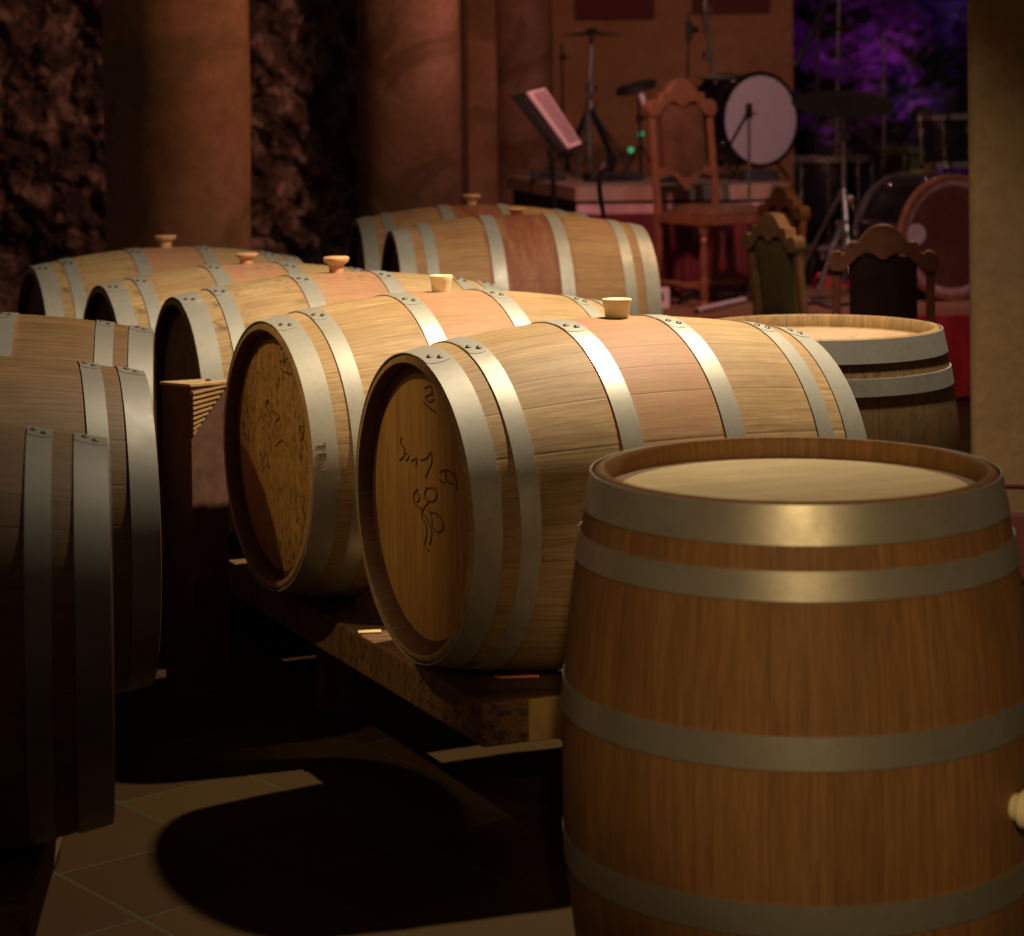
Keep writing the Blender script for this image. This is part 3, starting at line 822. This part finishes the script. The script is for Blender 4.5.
    for sx in (-1, 1):
        bm = BM(); tube(bm, [(sx*W*.86, -.02, zs), (sx*W*.93, DEP*.3, zs+.008), (sx*W*1.0, DEP*.65, zs), (sx*(Wf-.03), DEP-.03, zs)], [.012, .015, .012, .013], 10); obj('side_stretcher', bm, wood, t)
    bm = BM(); tube(bm, [(-W*.92, DEP*.45, zs), (0, DEP*.45, zs+.004), (W*.92, DEP*.45, zs)], [.011, .015, .011], 10); obj('cross_stretcher', bm, wood, t)
    return t
# stage chair: back seen frontally, seat coming forward to the right
zst = .39
pc = at(689, 302, 11.25)
chair('carved_chair', 'carved high-back chair on the stage with shiny leather back and padded seat', (pc.x, 11.28, zst), PI+.60, .218, 1.12, m_red_chair, m_leather, 'carved high-back chairs', DEP=.42)
pc = at(884, 400, 7.35)
chair('carved_chair', 'dark carved chair back behind the upright weathered barrel, rightmost chair', (pc.x, 7.35, 0), -.14, .176, 1.003, m_chair_near, m_leather_d, 'carved high-back chairs', seat_z=.44)
pc = at(786, 400, 8.35)
chair('carved_chair', 'carved chair with olive leather back turned aslant, left of the rightmost chair', (pc.x, 8.35, 0), -1.05, .165, .99, m_chair_olive, m_leather_o, 'carved high-back chairs', seat_z=.44)
pc = at(776, 400, 9.6)
chair('carved_chair', 'carved chair seen almost edge-on behind the olive-backed chair', (pc.x, 9.6, 0), 2.05, .165, 1.035, m_red_chair, m_leather, 'carved high-back chairs', seat_z=.44)

# ------------------------------------------------------------------ stage equipment
def drum(name, label, c, axis, r, L, shell, head, nlug=8, hoopm=None, lugs=True, group=None, hoopr=.012):
    "c = centre of the front head, axis = direction the front head faces"
    t = thing(name, label, 'drum', c, 0, group)
    ax = Vector(axis).normalized(); up = Vector((0, 0, 1)) if abs(ax.z) < .9 else Vector((0, 1, 0))
    fr = frame_x(Vector((0, 0, 0)), ax, up)
    o = obj('shell', lathe(BM(), [(-L, r*.97), (-L+.01, r*.985), (-.01, r*.985), (0, r*.97)], 56, fr), shell, t)
    hm_ = hoopm or m_chrome
    for s0 in (-.006, -L-.016+.006):
        bm = lathe(BM(), [(s0-.012, r*.985), (s0-.012, r+hoopr), (s0+.018, r+hoopr), (s0+.018, r-.008), (s0+.008, r-.008), (s0+.008, r*.985)], 56, fr, closed=True)
        obj('rim_hoop', bm, hm_, t)
    obj('drum_head', lathe(BM(), [(.0005, .0001), (.004, r*.5), (.004, r*.965), (.0005, r*.965)], 56, fr), head, t)
    if lugs:
        for k in range(nlug):
            a = 2*PI*(k+.3)/nlug
            bm = BM(); q = Vector((0, math.sin(a), math.cos(a)))
            for ss in (-.07, -L+.06):
                m = fr @ Matrix.Translation(Vector((ss, q.y*(r*.985), q.z*(r*.985))))
                lathe(bm, [(-.025, .004), (-.02, .009), (.02, .009), (.025, .004)], 10, m)
            p_ = [fr @ Vector((ss, q.y*(r+.008), q.z*(r+.008))) for ss in (.0, -L-.0)]
            tube(bm, p_, .0035, 6)
            obj('tension_rod', bm, m_chrome, t)
    return t
ZR = .95
# small bass drum on the riser
ct = at(760, 119.5, 12.3)
D1 = drum('bass_drum', 'small drum with large pale round head standing on the riser', ct, (.50, -.86, .02), .252, .30, m_drumblk, m_drumhead, 8, m_drumblk)
bm = BM()
for dx in (-.10, .10): tube(bm, [(dx, .08, -.24), (dx*1.6, .04, ZR-ct.z+.013)], .009, 8)
obj('spur_leg', bm, m_blackmet, D1)
bm = BM(); box(bm, -.10, .10, -.02, .16, ZR-ct.z+.0, ZR-ct.z+.06); obj('cradle', bm, m_black, D1, smooth=False, bevel=.004)
def tripod(bm, base, h, spread, r=.009, n=3, a0=.5):
    base = Vector(base)
    for k in range(n):
        a = a0+2*PI*k/n
        e = base + Vector((spread*math.cos(a), spread*math.sin(a), r+.003))
        tube(bm, [base+Vector((0, 0, h)), base+Vector((0, 0, h)).lerp(e, .5)*0 + (base+Vector((0, 0, h))).lerp(e, .5), e], r, 7)
def stand(name, label, base, top, mat, spread=.22, legh=.32, r=.009, cat='stand', a0=.5, joints=(.45, .75), group=None):
    base = Vector(base); top = Vector(top)
    t = thing(name, label, cat, base, 0, group)
    bm = BM(); tube(bm, [(0, 0, .04), (0, 0, .5*(top-base).z), top-base], [r*1.15, r, r*.8], 10); obj('pole', bm, mat, t)
    bm = BM(); tripod(bm, (0, 0, 0), legh, spread, r*.8, 3, a0); obj('tripod_base', bm, mat, t)
    for j in joints:
        bm = BM(); q = (top-base)*j; vlathe(bm, [(-.025, r*1.2), (-.02, r*2), (.02, r*2), (.025, r*1.2)], 12, q)
        tube(bm, [q, q+Vector((.04, -.01, 0))], [.006, .009], 8)
        obj('clamp', bm, mat, t)
    return t
def cymbal(bm, c, rad_, tilt, az=0.):
    m = Matrix.Translation(c) @ Matrix.Rotation(az, 4, 'Z') @ Matrix.Rotation(tilt, 4, 'X') @ UPM
    lathe(bm, [(-.012, rad_), (.0, rad_*.6), (.008, rad_*.22), (.028, rad_*.12), (.03, .004), (.027, .004), (.005, rad_*.2), (-.003, rad_*.6), (-.014, rad_)], 56, m, closed=True)
    return bm
# thin cymbal far left on black stand
b0 = at(590, 176, 13.2); b0.z = ZR; tp = at(592, 33, 13.2)
s1 = stand('cymbal_stand', 'tall cymbal stand on the riser left of the stage chair with an edge-on cymbal', b0, tp, m_chrome_d, spread=.27, legh=.42, r=.016, joints=(.5, .62), a0=.2)
bm = cymbal(BM(), tp-b0, .185, .01); obj('cymbal', bm, m_cymbal, s1)
bm = BM(); tube(bm, [(0, 0, .42), (.13, -.05, .12)], .018, 8); tube(bm, [(0, 0, .42), (-.12, .0, .12)], .014, 8); tube(bm, [(.13, -.05, .12), (.1, -.1, .01)], .03, 8); obj('brace', bm, m_blackmet, s1)
# black stick stand
b0 = at(563, 176, 13.4); b0.z = ZR; tp = at(562, 44, 13.4)
s2 = stand('microphone_stand', 'thin straight black microphone stand left of the edge-on cymbal', b0, tp, m_blackmet, spread=.12, legh=.15, r=.008, joints=(.9,), a0=1.)
# black padded disc
b0 = at(641, 182, 12.7); b0.z = ZR; tp = at(638, 92, 12.7)
s3 = stand('pad_stand', 'black round pad tilted on a stand beside the stage chair back', b0, tp, m_blackmet, spread=.13, legh=.2, r=.008, joints=(.7,), cat='drum pad')
pc_ = at(636, 87.5, 12.7)-b0
bm = lathe(BM(), [(-.022, .001), (-.022, .105), (-.012, .118), (.012, .118), (.022, .105), (.022, .001)], 40, Matrix.Translation(pc_) @ Matrix.Rotation(-.24, 4, 'Y') @ Matrix.Rotation(.08, 4, 'X') @ UPM); obj('pad', bm, m_black, s3)
bm = BM(); a_ = at(641, 94, 12.62)-b0; tube(bm, [a_, at(645, 106, 12.6)-b0], [.016, .012], 8); obj('bracket', bm, m_white, s3)
# chrome stand with sparkles
b0 = at(713, 176, 12.9); b0.z = ZR; tp = at(704, -20, 12.9)
s4 = stand('cymbal_stand', 'bright chrome stand rising out of the picture above the pale round drum', b0, tp, m_chrome, spread=.2, legh=.3, r=.014, joints=(.62, .85), a0=.9)
bm = BM()
for k in range(5):
    q = at(704.5+k*.4, 4+k*6.5, 12.88)-b0; vlathe(bm, [(-.014, .012), (-.01, .021), (.01, .021), (.014, .012)], 14, q)
obj('collar', bm, m_chrome, s4)
bm = BM(); q = at(714, 78, 12.5)-b0; vlathe(bm, [(-.02, .05), (0, .12), (.012, .118), (.014, .001)], 36, q+Vector((.02, 0, 0))); obj('tray', bm, plain('olive_pad', (.10, .09, .05), .7), s4)
# clip stand
b0 = at(688, 178, 13.3); b0.z = ZR; tp = at(689, 12, 13.3)
s5 = stand('microphone_stand', 'dark microphone stand with a clip behind the stage chair', b0, tp, m_blackmet, spread=.13, legh=.16, r=.007, joints=(.55,), a0=2.)
bm = BM(); q = at(689, 31, 13.3)-b0; vlathe(bm, [(-.06, .008), (-.05, .02), (.05, .02), (.06, .008)], 12, q); tube(bm, [q, q+Vector((.05, -.02, .01))], [.016, .02], 8); obj('clip', bm, m_black, s5)
# mic stand in front of pale drum (stands on stage)
b0 = at(750, 296, 11.3); b0.z = zst; tp = at(749, 107, 11.3)
s6 = stand('microphone_stand', 'thin microphone stand with short boom before the pale round drum', b0, tp, m_chrome_d, spread=.11, legh=.1, r=.0085, joints=(.97,), a0=.3)
bm = BM(); tube(bm, [at(750, 110, 11.28)-b0, at(741, 125, 11.2)-b0, at(731, 143, 11.1)-b0], [.013, .008, .008], 8); tube(bm, [at(749, 103, 11.28)-b0, at(749, 118, 11.28)-b0], [.016, .020], 8); obj('boom', bm, m_blackmet, s6)
# large dark cymbal
b0 = at(845, 298, 11.7); b0.z = zst; tp = at(843, 103, 11.7)
s7 = stand('cymbal_stand', 'large dark cymbal on a chrome tripod stand left of the big bass drum', b0, tp, m_chrome_d, spread=.30, legh=.55, r=.014, joints=(.22, .5, .82, .96), a0=2.6)
bm = cymbal(BM(), tp-b0+Vector((0, 0, .008)), .268, .26, .05); obj('cymbal', bm, plain('cymbal_dark', (.010, .008, .006), .5, .5), s7)
# boom mic stand upper right
b0 = at(818, 290, 12.6); b0.z = zst; tp = at(818, 26, 12.6)
s8 = stand('microphone_stand', 'black boom microphone stand crossing the purple backdrop', b0, tp, m_blackmet, spread=.25, legh=.25, r=.011, joints=(.99,), a0=.1)
bm = BM(); tube(bm, [at(795, 66, 12.5)-b0, at(812, 32, 12.55)-b0, at(820, 14, 12.6)-b0, at(834, -14, 12.7)-b0], [.016, .013, .016, .012], 10); tube(bm, [at(816, 29, 12.58)-b0, at(853, 28, 12.65)-b0], .009, 8); obj('boom', bm, m_blackmet, s8)
for (xa, xb, yb, Y, lab) in ((838, 839, -10, 13.2, 'thin grey pole rising left against the purple backdrop'), (885, 884, 33, 13.5, 'thin grey pole rising right against the purple backdrop')):
    b0 = at(xa, 260, Y); b0.z = zst; tp = at(xb, yb, Y)
    stand('pole_stand', lab, b0, tp, plain('grey_pole', (.13, .11, .09), .4, .6), spread=.15, legh=.2, r=.009, joints=(.4,), cat='stand')
# floor tom
ct = at(832, 158, 12.0)
D2 = drum('floor_tom', 'tall black floor drum behind the large cymbal stand', Vector((ct.x, 12.0, ct.z)), (0, 0, 1), .205, .46, m_drumblk, m_drumhead, 8, m_chrome_d)
bm = BM()
for k in range(3):
    a = .9+2*PI*k/3; q = Vector((.225*math.cos(a), .225*math.sin(a), 0)); tube(bm, [q+Vector((0, 0, -.2)), q+Vector((0, 0, zst-ct.z+.004))], .008, 8)
obj('leg', bm, m_chrome_d, D2)
# main bass drum
ct = at(953, 235, 11.15); ct.z = zst+.318
m_bdh = plaster('bass_head', [(.05, .018, .012), (.10, .036, .026), (.13, .06, .04)], 2.2, rough=.25, bumpd=.001)
D3 = drum('bass_drum', 'large black bass drum with reddish reflective head, partly hidden by the pier', ct, (.40, -.92, 0), .30, .40, m_drumblk, m_bdh, 8, plain('brown_hoop', (.22, .09, .05), .35), True, None, .014)
fr = frame_x(Vector((0, 0, 0)), (.40, -.92, 0))
rear = [c_ for c_ in D3.children if c_.name.startswith('rim_hoop')][1]
rear.data.materials.clear(); rear.data.materials.append(m_chrome_d)
dh = [c_ for c_ in D3.children if c_.name.startswith('drum_head')][0]
bm = lathe(BM(), [(.0045, .0001), (.0065, .03), (.0065, .050), (.0045, .052)], 32, fr @ Matrix.Translation((0, -.215, .02)))
o = obj('round_patch', bm, m_drumhead, dh); o['label'] = 'pale round patch'
bm = lathe(BM(), [(.0042, .255), (.0055, .257), (.0055, .289), (.0042, .29)], 56, fr, closed=True)
o = obj('border_ring', bm, plain('mauve_film', (.36, .21, .22), .35), dh)
bm = BM()
for sy in (-1, 1): tube(bm, [fr @ Vector((-.1, sy*.27, -.1)), fr @ Vector((-.02, sy*.40, -.308))], .008, 8)
obj('spur_leg', bm, m_chrome, D3)
# rack tom & snare
ct = at(946, 117, 11.55)
D4 = drum('rack_tom', 'black rack drum with shiny lugs above the big bass drum', ct, (-.03, .03, 1), .135, .24, m_drumblk, m_black, 6, m_chrome)
bm = BM(); tube(bm, [(0, .02, -.26), (.0, .05, -.36), (.0, .06, -.42)], .013, 8); obj('mount', bm, m_chrome_d, D4)
ct = at(908, 150, 12.1)
D5 = drum('snare_drum', 'shallow olive brown drum behind the top of the big bass drum', ct, (0, 0, 1), .135, .11, plain('olive_shell', (.14, .12, .06), .35), m_drumhead, 6, plain('brass_rim', (.3, .2, .08), .4, .6))
bm = BM(); tube(bm, [(0, 0, -.12), (0, 0, zst-ct.z+.2)], .012, 8); tripod(bm, (0, 0, zst-ct.z), .25, .2, .009); obj('stand', bm, m_chrome_d, D5)
# chrome pedal stand with glints
p0 = at(843, 222, 11.5); p1 = at(826, 262, 11.3); 
t = thing('drum_pedal', 'slanting chrome pedal rod in front of the big cymbal stand', 'pedal', (p1.x, 11.3, zst))
bs = Vector((p1.x, 11.3, zst))
bm = BM(); tube(bm, [at(848, 222, 11.5)-bs, p0-bs, at(832, 250, 11.4)-bs, at(819, 292, 11.25)-bs], [.010, .016, .016, .010], 10); obj('rod', bm, m_chrome_d, t)
for (a, c_) in ((838, 223), (823, 256)):
    bm = BM(); q = at(a, c_, 11.35)-bs; vlathe(bm, [(-.018, .003), (-.012, .015), (0, .018), (.012, .015), (.018, .003)], 16, q); obj('joint', bm, m_chrome, t)
bm = BM(); q = at(820, 297, 11.2)-bs; box(bm, q.x-.04, q.x+.05, q.y-.1, q.y+.12, .001, .018); obj('footboard', bm, m_chrome_d, t, smooth=False, bevel=.003)
# red cloth bits
def heap(name, label, P_, w, h, seed, mat, n=16):
    from mathutils import noise as mn
    bm = BM(); top = []
    for j in range(n+1):
        row = []
        for i in range(n+1):
            u, v = -1+2*i/n, -1+2*j/n; e = max(0, 1-u**4)*max(0, 1-v**4)
            row.append(bm.verts.new((u*w, v*.12, h*e*(.6+.5*abs(mn.noise(Vector((u*2, v*2, seed))))+.25*math.sin(u*7+seed))+.001)))
        top.append(row)
    for j in range(n):
        for i in range(n): bm.faces.new((top[j][i], top[j][i+1], top[j+1][i+1], top[j+1][i]))
    edge = top[0] + [r[-1] for r in top[1:]] + top[-1][-2::-1] + [r[0] for r in top[-2:0:-1]]
    bm.faces.new(edge[::-1])
    o = obj(name, bm, mat, auto=80); o.location = P_
    return put_props(o, label, 'cloth')
pr_ = at(836, 290, 11.9)
heap('red_cloth', 'red cloth heap behind the pedal beside the bass drum', Vector((pr_.x, 12.1, zst)), .10, .24, 2.2, m_red_cloth)
# riser clutter
def case(label, px_, py_, Y, w, d_, h, mat=m_black, rz=0.):
    p_ = at(px_, py_, Y); t_ = thing('equipment_case', label, 'case', (p_.x, Y, ZR), rz)
    bm = BM(); box(bm, -w/2, w/2, -d_/2, d_/2, .003, h); obj('case_body', bm, mat, t_, smooth=False, bevel=.008)
    bm = BM(); tube(bm, [(-w*.2, -d_/2-.004, h*.6), (-w*.2, -d_/2-.02, h*.75), (w*.2, -d_/2-.02, h*.75), (w*.2, -d_/2-.004, h*.6)], .004, 6); obj('handle', bm, m_blackmet, t_)
    return t_
case('flat black case at the left end of the riser, behind the music stand', 548, 176, 12.9, .20, .25, .055)
case('flat black case in the middle of the riser, under the edge-on cymbal', 612, 176, 12.6, .30, .22, .05, rz=.2)
case('low black case on the riser just left of the pale round drum', 668, 176, 12.3, .10, .18, .04)
def cable(label, pts, r=.006, mat=m_black):
    bm = BM(); P_ = []
    pts = [Vector(p) for p in pts]
    for i in range(len(pts)-1):
        p0 = pts[max(0, i-1)]; p1 = pts[i]; p2 = pts[i+1]; p3 = pts[min(len(pts)-1, i+2)]
        for k in range(8):
            t = k/8; P_.append(.5*((2*p1)+(p2-p0)*t+(2*p0-5*p1+4*p2-p3)*t*t+(3*p1-p0-3*p2+p3)*t**3))
    P_.append(pts[-1]); tube(bm, P_, r, 8); o = obj('cable', bm, mat)
    return put_props(o, label, 'cable')
def sz(px_, py_): p_ = atz(px_, py_, zst+.008); return p_
cable('black cable coiled on the stage floor right of the rear barrel', [sz(668, 297), sz(676, 294), sz(684, 298), sz(677, 303), sz(668, 300), sz(672, 296), sz(688, 301)], .009)
cable('black cable crossing the stage floor before the bass drum', [sz(800, 306), sz(815, 303), sz(830, 307), sz(848, 304), sz(866, 307), sz(884, 305)], .008)
# white box and tube on the stage
p_ = atz(660, 308, zst)
t = thing('small_carton', 'small white carton with blue mark right of the rear barrel end', 'box', (p_.x+.01, p_.y, zst))
bm = BM(); box(bm, -.035, .035, -.03, .03, .001, .10); obj('carton_body', bm, m_white, t, smooth=False, bevel=.002)
bm = BM(); box(bm, -.02, .006, -.0325, -.0302, .035, .075); o = obj('blue_mark', bm, m_blue, t, smooth=False)
A, B = atz(698, 310.5, zst+.016), atz(744, 300, zst+.016)
t = thing('white_tube', 'white tube lying on the stage floor left of the olive-backed chair', 'tube', (A.x, A.y, zst))
o0 = Vector((A.x, A.y, zst))
bm = BM(); tube(bm, [A-o0, B-o0], .015, 12); obj('tube_body', bm, m_white, t)
bm = BM(); e_ = (A-B).normalized(); tube(bm, [A-o0, A-o0+e_*.04], [.010, .008], 10); obj('tip', bm, m_blackmet, t)
# music stand with sheets (stands on the floor behind the rear pair)
Ym = 10.2
pb_ = at(556, 300, Ym); base = Vector((pb_.x, Ym, 0))
t = thing('music_stand', 'black music stand with tilted desk rising behind the rear barrels', 'music stand', base)
bm = BM(); tube(bm, [(0, 0, .05), at(555, 212, Ym)-base, at(552, 165, Ym)-base, at(549, 150, Ym)-base], [.014, .013, .012, .012], 10); obj('pole', bm, m_blackmet, t)
bm = BM(); tripod(bm, (0, 0, 0), .25, .25, .009); obj('tripod_base', bm, m_blackmet, t)
q = [at(512, 95, Ym-.02), at(543, 88, Ym+.24), at(581, 146, Ym+.24), at(559, 154, Ym-.02)]
nrm = (q[1]-q[0]).cross(q[3]-q[0]).normalized()
if nrm.y > 0: nrm = -nrm
def slab(pts4, n_, a0_, a1_):
    bm = BM(); A_ = [bm.verts.new(p+n_*a0_) for p in pts4]; B_ = [bm.verts.new(p+n_*a1_) for p in pts4]
    bm.faces.new(A_[::-1]); bm.faces.new(B_)
    for i in range(4): bm.faces.new((A_[i], A_[(i+1) % 4], B_[(i+1) % 4], B_[i]))
    return bm
ql = [p-base for p in q]
obj('desk', slab(ql, nrm, -.010, 0), m_blackmet, t, smooth=False, bevel=.003)
lip = [ql[3], ql[2], ql[2]+Vector((0, 0, .0))+(ql[2]-ql[1]).normalized()*.012, ql[3]+(ql[3]-ql[0]).normalized()*.012]
obj('ledge', slab(lip, nrm, -.010, .035), m_blackmet, t, smooth=False)
bm = BM(); tube(bm, [ql[3].lerp(ql[2], .5)-nrm*.02, at(567, 172, Ym+.1)-base], .008, 8); obj('desk_bracket', bm, m_blackmet, t)
def bil(u, v): return (ql[0].lerp(ql[1], u)).lerp(ql[3].lerp(ql[2], u), v)
sh = [bil(.42, .02), bil(.99, .02), bil(.99, .98), bil(.42, .98)]
sm_ = thing('sheet_music', 'open sheet of printed music on the tilted black stand', 'sheet music', base)
obj('paper', slab(sh, nrm, .001, .012), m_paper, sm_, smooth=False)
shp = [bil(.52, .06), bil(.95, .05), bil(.95, .92), bil(.52, .92)]
obj('printed_notes', slab(shp, nrm, .0122, .0128), m_print, sm_, smooth=False)
b0 = at(606, 300, 10.15); b0.z = 0
t = thing('music_stand', 'bent black pole with chrome tip rising behind the red-stained rear barrel', 'stand', b0)
bm = BM(); tube(bm, [(0, 0, .05), at(604, 218, 10.15)-b0, at(600, 195, 10.15)-b0, at(599, 178, 10.15)-b0, at(604, 168, 10.15)-b0], [.011, .011, .012, .012, .012], 10); obj('pole', bm, m_blackmet, t)
bm = BM(); tube(bm, [at(602, 170, 10.15)-b0, at(606, 163, 10.15)-b0], .013, 8); obj('tip', bm, m_chrome_d, t)
bm = BM(); tripod(bm, (0, 0, 0), .2, .2, .008); obj('tripod_base', bm, m_blackmet, t)
# green light dots on the back wall, shaped as added glowing lenses with housings
m_green = plain('green_dot_glow', (.02, .2, .08), .4, emit=((.05, .55, .22), .8))
for (a, c_, lab) in ((641, 134, 'upper small green light dot on the back wall left of the stage chair'), (631, 150, 'lower small green light dot on the back wall left of the stage chair')):
    p_ = at(a, c_, 16.06); t = thing('light_dot', lab, 'light dot', (p_.x, 16.07, p_.z), 0, 'green light dots')
    fr = frame_x(Vector((0, 0, 0)), (0, -1, 0))
    obj('lens', lathe(BM(), [(-.0, .019), (.008, .017), (.014, .010), (.016, .0001)], 20, fr), m_green, t)
    obj('housing', lathe(BM(), [(-.029, .024), (.002, .024), (.002, .0195), (-.029, .0195)], 20, fr, closed=True), m_black, t)

# ------------------------------------------------------------------ lights
def lamp(kind, name, loc, col, power, size=.04, target=None, angle=None, blend=.5):
    d_ = bpy.data.lights.new(name, kind); d_.color = col; d_.energy = power
    if kind in ('POINT', 'SPOT'): d_.shadow_soft_size = size
    if kind == 'SPOT': d_.spot_size = angle; d_.spot_blend = blend
    o = bpy.data.objects.new(name, d_); COL.objects.link(o); o.location = loc
    if target is not None: o.rotation_euler = (Vector(target)-Vector(loc)).to_track_quat('-Z', 'Y').to_euler()
    return o
lamp('SPOT', 'ceiling_spot_main', (.78, 5.15, 3.05), (1., .82, .57), 530, .035, (-.02, 5.35, .6), math.radians(104), .8)
lamp('SPOT', 'hall_spot_heads', (-1.4, -1.75, 2.7), (1., .68, .27), 80, .05, (-.14, 4.5, .78), math.radians(11.5), .7)
lamp('SPOT', 'ceiling_spot_left', (-2.2, 4.0, 3.1), (1., .68, .27), 115, .03, (-.34, 4.85, .72), math.radians(23), .6)
lamp('SPOT', 'hall_spot_front', (.15, -.9, 2.6), (1., .68, .32), 270, .06, (.50, 3.2, .66), math.radians(14.5), .6)
lamp('SPOT', 'ceiling_spot_rear', (.6, 5.6, 3.1), (1., .82, .62), 95, .04, (.15, 7.8, .8), math.radians(50), .6)
lamp('SPOT', 'stage_spot_rose', (.3, 8.8, 3.0), (1., .42, .36), 250, .06, (.95, 12.3, .9), math.radians(75), .7)
lamp('SPOT', 'stage_spot_wall', (.78, 8.15, 2.9), (1., .46, .30), 125, .06, (-1.6, 9.9, 1.6), math.radians(62), .7)
lamp('SPOT', 'fill_back_wall', (.9, 12.9, 3.1), (1., .40, .30), 46, .05, (.7, 16.1, 1.5), math.radians(80), .8)  # added unseen lamp to brighten the back wall
lamp('SPOT', 'stage_spot_purple', (2.45, 16.2, 3.1), (.60, .02, .80), 110, .05, (2.4, 17.0, 1.2), math.radians(70), .8)
lamp('SPOT', 'stage_spot_blue', (3.6, 16.0, 3.1), (.16, .02, 1.), 34, .05, (3.3, 17.0, 1.2), math.radians(80), .8)
lamp('SPOT', 'ceiling_spot_chairs', (1.45, 7.75, 2.9), (1., .66, .36), 130, .05, (1.1, 8.2, .9), math.radians(75), .6)
lamp('SPOT', 'fill_stage_skirt', (1.75, 8.6, 2.7), (1., .42, .40), 75, .05, (2.05, 10.3, .15), math.radians(34), .6)  # added unseen rose lamp, brightens the stage skirt and floor before it
lamp('SPOT', 'stage_spot_white', (1.15, 9.6, 3.0), (.85, 1., 1.), 34, .012, (1.6, 12.0, 1.3), math.radians(70), .5)
w = bpy.data.worlds.new('dim_room'); SC.world = w; w.use_nodes = True
w.node_tree.nodes['Background'].inputs[0].default_value = (1., .62, .42, 1); w.node_tree.nodes['Background'].inputs[1].default_value = .042

SC.view_settings.view_transform = 'Standard'; SC.view_settings.look = 'None'; SC.view_settings.gamma = 1.0
SC.view_settings.exposure = 0.0; SC.view_settings.use_curve_mapping = False
